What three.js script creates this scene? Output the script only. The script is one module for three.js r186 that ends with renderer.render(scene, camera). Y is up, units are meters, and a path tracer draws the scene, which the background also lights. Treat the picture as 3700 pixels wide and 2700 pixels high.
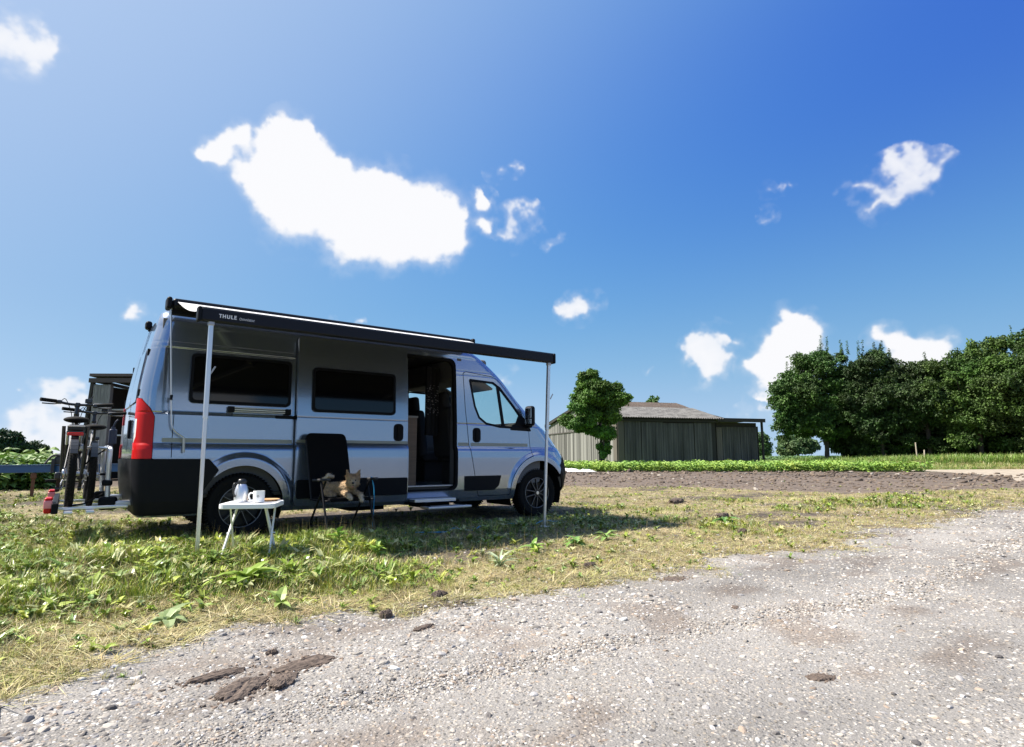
import * as THREE from 'three';
import { RoundedBoxGeometry } from 'three/addons/geometries/RoundedBoxGeometry.js';
import { TextGeometry } from 'three/addons/geometries/TextGeometry.js';
import { FontLoader } from 'three/addons/loaders/FontLoader.js';
import { MarchingCubes } from 'three/addons/objects/MarchingCubes.js';
import { mergeGeometries, toCreasedNormals } from 'three/addons/utils/BufferGeometryUtils.js';

// ---------------------------------------------------------------- camera, sky, sun, exposure
const scene = new THREE.Scene();
const camera = new THREE.PerspectiveCamera(64.32, 1024 / 747, 0.1, 4000);
camera.position.set(-1.533, 0.863, 6.828);
{
  const yaw = 0.6397, pitch = 0.1384;
  camera.lookAt(-1.533 + Math.sin(yaw) * Math.cos(pitch), 0.863 + Math.sin(pitch), 6.828 - Math.cos(yaw) * Math.cos(pitch));
}
const renderer = new THREE.WebGLRenderer({ antialias: true });
renderer.toneMapping = THREE.LinearToneMapping;
renderer.toneMappingExposure = 2.1;
renderer.shadowMap.enabled = true;

const SUN = new THREE.Vector3(-1.2, 1.88, -0.85).normalize();
const sun = new THREE.DirectionalLight(0xfff6ea, 5.0);
sun.name = 'sun_light';
sun.position.copy(SUN).multiplyScalar(60);
sun.target.position.set(2, 0, 0);
sun.castShadow = true;
sun.shadow.mapSize.set(4096, 4096);
sun.shadow.radius = 1.0;
Object.assign(sun.shadow.camera, { left: -60, right: 60, top: 60, bottom: -60, near: 1, far: 200 });
scene.add(sun, sun.target);

// ---------------------------------------------------------------- helpers: numbers
function mulberry(a) { return () => { a = (a + 0x6d2b79f5) | 0; let t = Math.imul(a ^ (a >>> 15), 1 | a); t = (t + Math.imul(t ^ (t >>> 7), 61 | t)) ^ t; return ((t ^ (t >>> 14)) >>> 0) / 4294967296; }; }
const rnd = mulberry(20240611);
const rr = (a, b) => a + (b - a) * rnd();
const pick = (a) => a[Math.floor(rnd() * a.length)];
const clamp = (x, a = 0, b = 1) => Math.min(b, Math.max(a, x));
const sstep = (a, b, x) => { const t = clamp((x - a) / (b - a)); return t * t * (3 - 2 * t); };
const mix = (a, b, t) => a + (b - a) * t;
function hash3(x, y, z) { let h = Math.imul(x, 374761393) ^ Math.imul(y, 668265263) ^ Math.imul(z, 2147483647 ^ 0x5bd1e995); h = Math.imul(h ^ (h >>> 13), 1274126177); h ^= h >>> 16; return (h >>> 0) / 4294967296; }
function noise3(x, y, z) {
  const ix = Math.floor(x), iy = Math.floor(y), iz = Math.floor(z); let fx = x - ix, fy = y - iy, fz = z - iz;
  fx = fx * fx * (3 - 2 * fx); fy = fy * fy * (3 - 2 * fy); fz = fz * fz * (3 - 2 * fz);
  const L = (a, b, t) => a + (b - a) * t;
  return L(L(L(hash3(ix, iy, iz), hash3(ix + 1, iy, iz), fx), L(hash3(ix, iy + 1, iz), hash3(ix + 1, iy + 1, iz), fx), fy),
    L(L(hash3(ix, iy, iz + 1), hash3(ix + 1, iy, iz + 1), fx), L(hash3(ix, iy + 1, iz + 1), hash3(ix + 1, iy + 1, iz + 1), fx), fy), fz);
}
function noise2(x, y) {
  const ix = Math.floor(x), iy = Math.floor(y); let fx = x - ix, fy = y - iy;
  fx = fx * fx * (3 - 2 * fx); fy = fy * fy * (3 - 2 * fy);
  const a = hash3(ix, iy, 7), b = hash3(ix + 1, iy, 7), c = hash3(ix, iy + 1, 7), d = hash3(ix + 1, iy + 1, 7);
  return a + (b - a) * fx + (c - a) * fy + (a - b - c + d) * fx * fy;
}
const fbm2 = (x, y, o = 4) => { let s = 0, a = 0.5; for (let i = 0; i < o; i++) { s += a * noise2(x, y); x = x * 2.03 + 17.1; y = y * 2.03 + 5.3; a *= 0.5; } return s; };
const fbm3 = (x, y, z, o = 4) => { let s = 0, a = 0.5; for (let i = 0; i < o; i++) { s += a * noise3(x, y, z); x = x * 2.03 + 17.1; y = y * 2.03 + 5.3; z = z * 2.03 + 9.7; a *= 0.5; } return s; };
const lin = (pts) => (x) => { if (x <= pts[0][0]) return pts[0][1]; for (let i = 1; i < pts.length; i++) if (x <= pts[i][0]) { const [a, b] = pts[i - 1], [c, d] = pts[i]; return b + (d - b) * (x - a) / (c - a); } return pts[pts.length - 1][1]; };
function smoothTab(pts) {                                                   // monotone cubic through the points
  const n = pts.length, d = [], m = [];
  for (let i = 0; i < n - 1; i++) d.push((pts[i + 1][1] - pts[i][1]) / (pts[i + 1][0] - pts[i][0]));
  m.push(d[0]); for (let i = 1; i < n - 1; i++) m.push(d[i - 1] * d[i] <= 0 ? 0 : 2 * d[i - 1] * d[i] / (d[i - 1] + d[i])); m.push(d[n - 2]);
  return (x) => {
    if (x <= pts[0][0]) return pts[0][1]; if (x >= pts[n - 1][0]) return pts[n - 1][1];
    let i = 0; while (x > pts[i + 1][0]) i++;
    const h = pts[i + 1][0] - pts[i][0], t = (x - pts[i][0]) / h, t2 = t * t, t3 = t2 * t;
    return (2 * t3 - 3 * t2 + 1) * pts[i][1] + (t3 - 2 * t2 + t) * h * m[i] + (-2 * t3 + 3 * t2) * pts[i + 1][1] + (t3 - t2) * h * m[i + 1];
  };
}

// ---------------------------------------------------------------- the sky: clear air, paler towards the sun and the horizon, and fair-weather clouds
{
  const W = 4096, H = 2048, data = new Float32Array(W * H * 4), field = new Float32Array(W * H), str = new Float32Array(W * H), low = new Float32Array(W * H);
  const clouds = [
    { s: 1, b: [[9.3, 25.6, 1.39], [10.3, 27.2, 1.05], [13.1, 26.8, 1.45], [15.1, 27.9, 1.56], [16.5, 28.3, 0.93], [12.3, 24.4, 1.38], [13.8, 23.2, 2.09], [16.3, 24.6, 2.61], [18.4, 25.4, 1.71], [19.7, 23.3, 3.04], [15.5, 21.5, 2.3], [23.9, 25.2, 1.17], [23.2, 22.4, 3.21], [26.8, 23.0, 2.51], [29.5, 23.1, 2.11], [31.7, 22.4, 1.45], [20.4, 19.7, 2.27], [25.1, 19.9, 2.35], [28.7, 20.6, 2.21], [30.5, 20.5, 1.71], [8.2, 25.4, 0.61]] },
    { s: 0.46, b: [[35.0, 26.8, 0.75], [37.1, 27.0, 0.6], [33.9, 24.2, 0.76], [37.3, 21.9, 1.46], [38.2, 22.9, 0.94], [36.7, 20.9, 1.03], [40.6, 20.7, 0.86], [34.1, 21.9, 0.69]] },
    { s: 0.7, b: [[-5.1, 29.4, 1.28], [-6.1, 28.5, 1.64], [-4.1, 29.9, 0.57]] },
    { s: 0.8, b: [[4.0, 11.9, 0.76], [3.2, 11.5, 0.53]] },
    { s: 0.7, b: [[42.6, 14.1, 1.03], [44.2, 14.6, 1.02], [41.8, 13.6, 0.65], [43.2, 13.8, 0.94]] },
    { s: 0.6, b: [[55.2, 10.3, 1.4], [56.9, 10.6, 0.84], [54.0, 10.1, 0.87]] },
    { s: 0.75, b: [[54.7, 8.6, 1.57], [56.1, 7.9, 1.39], [53.6, 8.9, 0.95], [54.9, 7.6, 0.86]] },
    { s: 1, b: [[62.2, 11.0, 1.55], [61.2, 9.5, 1.65], [60.3, 7.8, 1.52], [63.4, 9.7, 1.45], [61.5, 7.2, 1.42], [62.8, 8.1, 1.74], [59.2, 8.2, 0.67]] },
    { s: 0.9, b: [[69.2, 9.3, 1.05], [70.5, 8.6, 1.2], [72.0, 8.6, 1.04], [73.2, 8.4, 1.01], [72.8, 7.2, 1.27], [71.0, 7.5, 1.18]] },
    { s: 0.58, b: [[70.6, 21.9, 1.38], [71.7, 22.4, 1.23], [69.8, 20.7, 1.16], [67.0, 21.8, 0.77], [68.3, 21.3, 0.82], [73.9, 22.5, 0.73], [74.7, 22.5, 0.41], [72.5, 21.4, 0.92], [71.4, 23.1, 0.71], [69.5, 19.7, 0.68]] },
    { s: 0.3, b: [[61.0, 23.1, 0.5], [62.8, 23.0, 0.42], [61.7, 22.8, 0.35], [61.0, 21.0, 0.57]] },
    { s: 0.55, b: [[36.3, 7.5, 0.87], [21.8, 12.4, 0.49], [19.5, 12.3, 0.4]] },
    { s: 0.62, b: [[-2.5, 2.6, 1.2], [-1.1, 1.8, 1.44], [-3.2, 1.1, 1.62], [-0.2, 4.1, 1.14], [-1.6, 4.4, 0.87], [0.0, 1.5, 1.42], [-3.2, 5.3, 0.39], [1.3, 2.8, 1.18], [-3.6, 3.3, 1.03]] },
    { s: 0.35, b: [[59.3, 5.1, 0.81], [60.2, 3.7, 0.87], [58.1, 3.2, 0.94], [50.0, 8.2, 0.49]] },
  ];
  const rc = mulberry(77);                                                  // the same kind of clouds all round
  for (let i = 0; i < 62; i++) {
    const az = 92 + 255 * rc(), el = 5 + 48 * Math.pow(rc(), 1.5), size = (0.5 + 1.5 * rc()) * (0.7 + el / 40), n = 4 + Math.floor(rc() * 12), b = [];
    for (let k = 0; k < n; k++) b.push([az + (rc() - 0.5) * size * 6 / Math.cos(el * 0.0175), el + (rc() - 0.5) * size * 2.2, size * (0.45 + 0.75 * rc())]);
    clouds.push({ s: 0.4 + 0.6 * rc(), b });
  }
  const D = Math.PI / 180;
  for (const c of clouds) {
    const base = Math.min(...c.b.map((q) => q[1] - q[2] * 0.9)), top = Math.max(...c.b.map((q) => q[1] + q[2]));
    for (const [az, el, r] of c.b) {
      const px = Math.cos(el * D) * Math.sin(az * D), py = Math.sin(el * D), pz = -Math.cos(el * D) * Math.cos(az * D), R = r * 2;
      const r0 = Math.max(0, Math.floor(((el - R) / 180 + 0.5) * H)), r1 = Math.min(H - 1, Math.ceil(((el + R) / 180 + 0.5) * H)), mid = (Math.atan2(pz, px) / (2 * Math.PI) + 0.5) * W, half = Math.ceil(R / Math.cos(Math.min(85, el + R) * D) / 360 * W) + 1;
      for (let row = r0; row <= r1; row++) {
        const e = ((row + 0.5) / H - 0.5) * Math.PI, ce = Math.cos(e), se = Math.sin(e);
        for (let cc = Math.floor(mid - half); cc <= mid + half; cc++) {
          const col = ((cc % W) + W) % W, th = ((col + 0.5) / W - 0.5) * 2 * Math.PI, dot = ce * Math.cos(th) * px + se * py + ce * Math.sin(th) * pz, a = Math.acos(Math.min(1, dot)) / D / r;
          if (a >= 2) continue;
          const v = 1 - a / 2, i = row * W + col, o = field[i];
          field[i] = o + v * v * 1.25 * (1 - 0.22 * Math.min(o, 2));
          if (c.s > str[i]) str[i] = c.s;
          low[i] = clamp((e / D - base) / Math.max(0.6, top - base));
        }
      }
    }
  }
  const skyR = smoothTab([[0, 0.48], [3, 0.42], [9, 0.25], [15, 0.15], [22, 0.088], [30, 0.053], [37, 0.041], [60, 0.033], [90, 0.03]]), skyG = smoothTab([[0, 0.66], [3, 0.615], [9, 0.485], [15, 0.37], [22, 0.255], [30, 0.165], [37, 0.124], [60, 0.1], [90, 0.1]]), skyB = smoothTab([[0, 0.87], [3, 0.85], [9, 0.77], [15, 0.73], [22, 0.68], [30, 0.63], [37, 0.59], [60, 0.5], [90, 0.47]]), EXPO = 1 / 2.15;
  for (let row = 0; row < H; row++) {
    const e = ((row + 0.5) / H - 0.5) * Math.PI, ce = Math.cos(e), se = Math.sin(e), el = Math.max(0, e / D), r0 = skyR(el), g0 = skyG(el), b0 = skyB(el), paler = 0.12 * sstep(14, 2, el);
    for (let col = 0; col < W; col++) {
      const th = ((col + 0.5) / W - 0.5) * 2 * Math.PI, x = ce * Math.cos(th), z = ce * Math.sin(th), i = row * W + col;
      const ang = Math.acos(clamp(x * SUN.x + se * SUN.y + z * SUN.z, -1, 1)) / D, glow = 0.94 * (1 - sstep(38, 98, ang)), g2 = 0.55 * Math.exp(-Math.pow(ang / 24, 2));
      let R = mix(r0, 0.45 + paler, Math.pow(glow, 1.75)) + g2, G = mix(g0, 0.60 + paler, Math.pow(glow, 1.15)) + g2, B = mix(b0, 0.86 + paler * 0.7, Math.pow(glow, 0.75)) + g2;
      if (field[i] > 0.01) {
        const wx = fbm3(x * 30 + 2, se * 30, z * 30, 4) - 0.47, wy = fbm3(x * 30, se * 30 + 8, z * 30 + 5, 4) - 0.47, soft = 1 - str[i], amp = 26 + 60 * soft;
        const j = clamp(Math.round(row + wy * amp), 0, H - 1) * W + ((Math.round(col + wx * amp * 1.3 / ce) % W) + W) % W;
        const n = fbm3(x * 24, se * 28, z * 24, 3), m = fbm3(x * 85 + 3, se * 95, z * 85, 5), bil = 1 - Math.abs(2 * m / 0.97 - 1);
        const f = field[j] - 0.33 + (n - 0.44) * 0.62 + (m - 0.47) * (0.34 + 1.1 * soft) - (1 - bil) * 0.10; let al = Math.pow(sstep(-0.04 - 0.1 * soft, 0.25 + 0.3 * (1 - low[i]) + 1.3 * soft, f), 1 + 0.5 * soft) * mix(Math.min(1, 0.25 + str[i] * 0.85), 1, sstep(0.5, 1.6, f) * str[i]);
        al = Math.max(al, 0.26 * str[i] * sstep(-0.30, 0.3, f)); R = mix(R, 0.985, al); G = mix(G, 0.99, al); B = mix(B, 1.02, al);
      }
      data[i * 4] = R * EXPO; data[i * 4 + 1] = G * EXPO; data[i * 4 + 2] = B * EXPO; data[i * 4 + 3] = 1;
    }
  }
  const t = new THREE.DataTexture(data, W, H, THREE.RGBAFormat, THREE.FloatType);
  t.mapping = THREE.EquirectangularReflectionMapping; t.magFilter = THREE.LinearFilter; t.minFilter = THREE.LinearFilter; t.colorSpace = THREE.LinearSRGBColorSpace; t.needsUpdate = true;
  scene.background = t; scene.environment = t;
}

// ---------------------------------------------------------------- helpers: materials, geometry, objects
function M(r, g, b, roughness = 0.6, metalness = 0, extra = {}) {
  const phys = ['clearcoat', 'transmission', 'sheen', 'anisotropy', 'ior', 'specularIntensity'].some((k) => k in extra);
  const m = phys ? new THREE.MeshPhysicalMaterial({ roughness, metalness, ...extra }) : new THREE.MeshStandardMaterial({ roughness, metalness, ...extra });
  m.color.setRGB(r, g, b); m.side = THREE.DoubleSide;
  return m;
}
function tex(W, H, fn, srgb = true, repeat = true) {                        // fn(u, v) -> [r, g, b], linear values 0..1
  const d = new Uint8Array(W * H * 4), enc = (v) => Math.round(255 * clamp(srgb ? (v <= 0.0031308 ? 12.92 * v : 1.055 * Math.pow(v, 1 / 2.4) - 0.055) : v));
  for (let y = 0; y < H; y++) for (let x = 0; x < W; x++) { const c = fn((x + 0.5) / W, (y + 0.5) / H), i = (y * W + x) * 4; d[i] = enc(c[0]); d[i + 1] = enc(c[1]); d[i + 2] = enc(c[2]); d[i + 3] = 255; }
  const t = new THREE.DataTexture(d, W, H, THREE.RGBAFormat);
  t.colorSpace = srgb ? THREE.SRGBColorSpace : THREE.NoColorSpace; t.magFilter = THREE.LinearFilter; t.minFilter = THREE.LinearMipmapLinearFilter; t.generateMipmaps = true;
  if (repeat) t.wrapS = t.wrapT = THREE.RepeatWrapping; t.needsUpdate = true;
  return t;
}
const V3 = (x, y, z) => new THREE.Vector3(x, y, z);
const v3 = (a) => (a.isVector3 ? a : new THREE.Vector3(a[0], a[1], a[2]));
function flat(g, color) {                                                   // ready for merging: no index; position, normal, uv (and colour)
  const o = g.index ? g.toNonIndexed() : g;
  for (const k of Object.keys(o.attributes)) if (!['position', 'normal', 'uv', ...(color ? [] : ['color'])].includes(k)) o.deleteAttribute(k);
  if (!o.attributes.normal) o.computeVertexNormals();
  if (!o.attributes.uv) o.setAttribute('uv', new THREE.BufferAttribute(new Float32Array(o.attributes.position.count * 2), 2));
  if (color) { const n = o.attributes.position.count, c = new Float32Array(n * 3); for (let i = 0; i < n; i++) c.set(color, i * 3); o.setAttribute('color', new THREE.BufferAttribute(c, 3)); }
  o.morphAttributes = {};
  return o;
}
const merge = (list) => (list.length === 1 ? flat(list[0]) : mergeGeometries(list.map((g) => flat(g)), false));
const place = (g, x = 0, y = 0, z = 0, rx = 0, ry = 0, rz = 0) => g.applyMatrix4(new THREE.Matrix4().compose(V3(x, y, z), new THREE.Quaternion().setFromEuler(new THREE.Euler(rx, ry, rz, 'YXZ')), V3(1, 1, 1)));
const rbox = (w, h, d, r, x, y, z, rx, ry, rz) => place(new RoundedBoxGeometry(w, h, d, 2, Math.min(r, w / 2.01, h / 2.01, d / 2.01)), x, y, z, rx, ry, rz);
const bx = (w, h, d, x, y, z, rx, ry, rz) => place(new THREE.BoxGeometry(w, h, d), x, y, z, rx, ry, rz);
const span = (x0, x1, y0, y1, z0, z1, r = 0.004) => rbox(x1 - x0, y1 - y0, z1 - z0, r, (x0 + x1) / 2, (y0 + y1) / 2, (z0 + z1) / 2);
function rod(a, b, r0, r1 = r0, seg = 10) {                                 // a tapered round bar from a to b
  a = v3(a); b = v3(b); const d = b.clone().sub(a), l = d.length(), g = new THREE.CylinderGeometry(r1, r0, l, seg, 1);
  g.translate(0, l / 2, 0); g.applyQuaternion(new THREE.Quaternion().setFromUnitVectors(V3(0, 1, 0), d.normalize())); return g.translate(a.x, a.y, a.z);
}
function bar(a, b, w, h, up = [0, 1, 0], r = 0.002) {                       // a square bar from a to b, w across, h along "up"
  a = v3(a); b = v3(b); const d = b.clone().sub(a), l = d.length(), f = d.normalize(), s = new THREE.Vector3().crossVectors(v3(up), f).normalize(), u = new THREE.Vector3().crossVectors(f, s);
  const g = new RoundedBoxGeometry(w, h, l, 1, Math.min(r, w / 2.1, h / 2.1)); g.translate(0, 0, l / 2);
  return g.applyMatrix4(new THREE.Matrix4().makeBasis(s, u, f).setPosition(a));
}
function tube(pts, r, seg = 8, n, closed = false, tension = 0.5) { const c = new THREE.CatmullRomCurve3(pts.map(v3), closed, 'catmullrom', tension); return new THREE.TubeGeometry(c, n ?? pts.length * 6, r, seg, closed); }
const lathe = (pts, seg = 32) => new THREE.LatheGeometry(pts.map(([a, b]) => new THREE.Vector2(a, b)), seg);
const ring = (R, r, seg = 48, s2 = 10) => new THREE.TorusGeometry(R, r, s2, seg);
const taken = {};
const numbered = (n) => { const k = taken[n] = (taken[n] ?? -1) + 1; return k ? n + '_' + String(k).padStart(3, '0') : n; };
function part(parent, name, geos, mat, label) {
  const m = new THREE.Mesh(Array.isArray(geos) ? merge(geos) : geos, mat); m.name = name; m.castShadow = m.receiveShadow = true;
  if (label) m.userData.label = label;
  parent.add(m); return m;
}
function thing(name, label, category, pos = [0, 0, 0], turn = 0, group) {
  const o = new THREE.Group(); o.name = numbered(name); o.position.set(...pos); o.rotation.y = turn; o.userData = { label, category };
  if (group) o.userData.group = group;
  scene.add(o); return o;
}
function top(o, name, kind, label, category, group) {
  o.name = numbered(name); o.castShadow = o.receiveShadow = true;
  if (kind) o.userData.kind = kind; if (label) o.userData.label = label; if (category) o.userData.category = category; if (group) o.userData.group = group;
  scene.add(o); return o;
}
function copies(geo, mat, list) {                                           // list of { m: Matrix4, c: [r, g, b] }
  const im = new THREE.InstancedMesh(geo, mat, list.length), c = new THREE.Color();
  list.forEach((q, i) => { im.setMatrixAt(i, q.m); im.setColorAt(i, c.setRGB(...q.c)); });
  im.castShadow = im.receiveShadow = true; return im;
}
const Q = new THREE.Quaternion(), EU = new THREE.Euler();
const mat4 = (x, y, z, rx, ry, rz, sx, sy = sx, sz = sx) => new THREE.Matrix4().compose(V3(x, y, z), Q.setFromEuler(EU.set(rx, ry, rz, 'YXZ')), V3(sx, sy, sz));

// ---------------------------------------------------------------- the setting: ground, yard with gravel drive, soil field, verge
const smoothBump = (x, z) => (fbm2(x * 1.3 + 40, z * 1.3 + 11, 3) - 0.44) * 0.05 + (fbm2(x * 5 + 3, z * 5 + 8, 2) - 0.37) * 0.02;
const gh = (x, z) => 0.1 * sstep(0.15, 1.7, z) + smoothBump(x, z) * sstep(-13.5, -11, z) * sstep(23.5, 20, x) * sstep(-7.8, -6, x);
const roadEdge = lin([[-8, 6.2], [-3, 4.75], [-1.6, 4.36], [-1.3, 4.15], [-0.9, 4.05], [0.1, 4.06], [0.9, 4.11], [1.7, 4.26], [2.8, 4.33], [4, 4.27], [5.9, 4.16], [9.6, 4.1], [24, 4.4]]);
const soilEdge = lin([[-14, 1], [-10, 5], [-6, 10.2], [-3.3, 12.6], [0, 12.8], [1.5, 13.2], [2.3, 15.2], [3, 20], [3.6, 40]]);
const roadness = (x, z) => sstep(-0.28, 0.22, z - roadEdge(x) + (fbm2(x * 1.7 + 9, z * 1.7, 4) - 0.46) * 1.0 + (fbm2(x * 6 + 2, z * 6 + 1, 3) - 0.44) * 0.5);
const soilness = (x, z) => sstep(-0.5, 0.4, x - soilEdge(z) + (fbm2(x * 0.9, z * 0.9 + 30, 4) - 0.46) * 2.4);
const bareness = (x, z) => sstep(0.5, 0.66, fbm2(x * 0.8 + 60, z * 1.1 + 20, 4) + 0.12 * sstep(0.3, 1.4, x) * sstep(3.4, 1.6, z) * sstep(5, 3, x));
const greenness = (x, z) => clamp(sstep(1.1, -0.9, x + (fbm2(x, z, 3) - 0.45) * 2) * sstep(4.6, 3.3, z - 0.15 * x) + sstep(0.5, 0.62, fbm2(x * 0.7 + 5, z * 0.9 + 71, 3)) * 0.55 + 0.8 * sstep(-0.4, 0.4, z) * sstep(2.7, 2.0, z + (fbm2(x * 1.5, z * 1.5 + 50, 3) - 0.45)) * sstep(4.8, 3.8, x) - 1.1 * sstep(-0.35, -1.3, z) * sstep(0.4, -0.4, x) * sstep(0.36, 0.5, fbm2(x * 1.2 + 3, z * 0.8, 3)) - 0.9 * sstep(2.9, 4.1, z - 0.15 * x + (fbm2(x * 1.4, z * 1.4 + 4, 3) - 0.45)));  // green grass below the awning, which also darkens its shadow by colour

const grainBump = tex(512, 512, (u, v) => { const n = 0.55 * fbm2(u * 24, v * 24, 4) + 0.45 * fbm2(u * 90 + 7, v * 90, 3); return [n, n, n]; }, false);
grainBump.repeat.set(1 / 0.9, 1 / 0.9);
{
  const X0 = -8, X1 = 24, Z0 = -14, Z1 = 9, nx = 320, nz = 230, pos = [], uv = [], idx = [];
  for (let j = 0; j <= nz; j++) for (let i = 0; i <= nx; i++) { const x = X0 + (X1 - X0) * i / nx, z = Z0 + (Z1 - Z0) * j / nz; pos.push(x, gh(x, z) + 0.006, z); uv.push(x, z); }
  for (let j = 0; j < nz; j++) for (let i = 0; i < nx; i++) { const a = j * (nx + 1) + i, b = a + nx + 1; idx.push(a, b, a + 1, a + 1, b, b + 1); }
  const g = new THREE.BufferGeometry();
  g.setAttribute('position', new THREE.Float32BufferAttribute(pos, 3)); g.setAttribute('uv', new THREE.Float32BufferAttribute(uv, 2)); g.setIndex(idx); g.computeVertexNormals();
  const map = tex(2048, 1536, (u, v) => {
    const x = X0 + (X1 - X0) * u, z = Z0 + (Z1 - Z0) * v, road = roadness(x, z), soil = soilness(x, z) * (1 - road), bare = bareness(x, z);
    const n1 = fbm2(x * 2.2, z * 2.2, 4), n2 = fbm2(x * 11 + 3, z * 11 + 9, 3), n3 = hash3(Math.floor(x * 64), Math.floor(z * 66), 3), mud = sstep(0.54, 0.66, fbm2(x * 1.5 + 31, z * 2.4 + 12, 4) + 0.03 * (n3 - 0.5));
    const gr = 0.235 + 0.17 * (n2 - 0.45) + 0.22 * (n3 - 0.5);
    let R = mix(gr * 1.06, 0.215, mud * 0.75), G = mix(gr * 0.99, 0.165, mud * 0.75), B = mix(gr * 0.90, 0.125, mud * 0.75);
    const k = 0.75 + 0.9 * (n2 - 0.4) + 0.35 * (n3 - 0.5), gn = clamp(greenness(x, z));
    let r = mix(0.25, 0.09, bare) * k, gg = mix(0.20, 0.07, bare) * k, b = mix(0.115, 0.052, bare) * k;
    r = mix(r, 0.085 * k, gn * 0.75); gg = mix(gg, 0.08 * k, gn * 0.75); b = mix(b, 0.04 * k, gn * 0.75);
    const s = (0.62 + 1.1 * (n2 - 0.36) + 0.4 * (n1 - 0.45) + 0.3 * (n3 - 0.5));
    r = mix(r, 0.172 * s, soil); gg = mix(gg, 0.132 * s, soil); b = mix(b, 0.10 * s, soil);
    return [mix(r, R, road), mix(gg, G, road), mix(b, B, road)];
  }, true, false);
  map.wrapS = map.wrapT = THREE.ClampToEdgeWrapping;
  map.repeat.set(1 / (X1 - X0), 1 / (Z1 - Z0)); map.offset.set(-X0 / (X1 - X0), -Z0 / (Z1 - Z0));
  const m = new THREE.MeshStandardMaterial({ map, roughness: 0.95, bumpMap: grainBump, bumpScale: 0.02 });
  top(new THREE.Mesh(g, m), 'yard_ground', 'structure', 'stony yard with a gravel drive and thin dry grass');
}
const soilMap = tex(1024, 1024, (u, v) => { const n = fbm2(u * 40, v * 40, 5), m = fbm2(u * 9 + 4, v * 9, 3), s = 0.55 + 1.2 * (n - 0.45) + 0.7 * (m - 0.45); return [0.172 * s, 0.132 * s, 0.10 * s]; });
soilMap.repeat.set(1 / 14, 1 / 14);
function sheet(pts, y, mat, name, label, cell = 0) {                        // a flat polygon on the ground, uv in metres
  const sh = new THREE.Shape(pts.map(([x, z]) => new THREE.Vector2(x, -z))), g = new THREE.ShapeGeometry(sh); g.rotateX(-Math.PI / 2); g.translate(0, y, 0);
  return top(new THREE.Mesh(g, mat), name, 'structure', label);
}
sheet([[-3000, -3000], [3000, -3000], [3000, 3000], [-3000, 3000]], -0.012, new THREE.MeshStandardMaterial({ map: soilMap, roughness: 1, bumpMap: grainBump, bumpScale: 0.02 }), 'ground', 'bare brown tilled soil reaching to the horizon');
const bankY = (x, z) => { const s = 0.8 * (x - 41.8) + 0.6 * (z + 14.4), d = 0.6 * (x - 41.8) - 0.8 * (z + 14.4); return -0.02 + 0.40 * sstep(-2.0, 0.6, d) * sstep(0.5, 7, s) + 0.05 * (fbm2(x * 0.4, z * 0.4, 3) - 0.45) * sstep(0.5, 7, s); };
const grassMap = tex(512, 512, (u, v) => { const n = fbm2(u * 60, v * 60, 4), m = fbm2(u * 8 + 4, v * 8, 3); return [0.10 + 0.10 * n * m * 2, 0.16 + 0.12 * n, 0.035 + 0.02 * n]; });
grassMap.repeat.set(1 / 10, 1 / 10);
const grassGround = new THREE.MeshStandardMaterial({ map: grassMap, roughness: 1 });
sheet([[-400, -13], [-4, -13], [-2.2, -15], [-1.5, -24], [10, -46], [60, -300], [-400, -400]], -0.004, grassGround, 'meadow', 'green crop land beyond the blue trailer frame');
sheet([[31, -14], [41.5, -9.4], [51, -5.5], [72, 9], [400, 60], [400, -400], [60, -300], [12, -45], [24, -22]], -0.004, grassGround, 'verge', 'grassy verge under the trees and round the barn');
{                                                                           // a low grassy bank along the track, under the trees
  const P = [], UV = [], I = [], nd = 26, ns = 44;
  for (let i = 0; i <= ns; i++) for (let j = 0; j <= nd; j++) { const s = mix(0.5, 60, i / ns), d = mix(-2.2, 34, Math.pow(j / nd, 1.6)), x = 41.8 + 0.8 * s + 0.6 * d, z = -14.4 + 0.6 * s - 0.8 * d; P.push(x, bankY(x, z), z); UV.push(x, z); }
  for (let i = 0; i < ns; i++) for (let j = 0; j < nd; j++) { const a = i * (nd + 1) + j, c = a + nd + 1; I.push(a, c, a + 1, a + 1, c, c + 1); }
  const g = new THREE.BufferGeometry(); g.setAttribute('position', new THREE.Float32BufferAttribute(P, 3)); g.setAttribute('uv', new THREE.Float32BufferAttribute(UV, 2)); g.setIndex(I); g.computeVertexNormals();
  top(new THREE.Mesh(g, grassGround), 'bank', 'structure', 'low grassy bank under the tree row');
}
const trackMap = tex(512, 512, (u, v) => { const n = fbm2(u * 40, v * 40, 5), s = 0.7 + 0.8 * (n - 0.45); return [0.44 * s, 0.375 * s, 0.29 * s]; });
trackMap.repeat.set(1 / 8, 1 / 8);
sheet([[24, 0.8], [31, -1.2], [36.5, -5], [38.6, -8.2], [41, -9.0], [51, -5.2], [75, 12], [60, 14], [30, 3.4]], 0.002, new THREE.MeshStandardMaterial({ map: trackMap, roughness: 1, bumpMap: grainBump, bumpScale: 0.01 }), 'dirt_track', 'pale sandy farm track beside the tilled soil');

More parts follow.
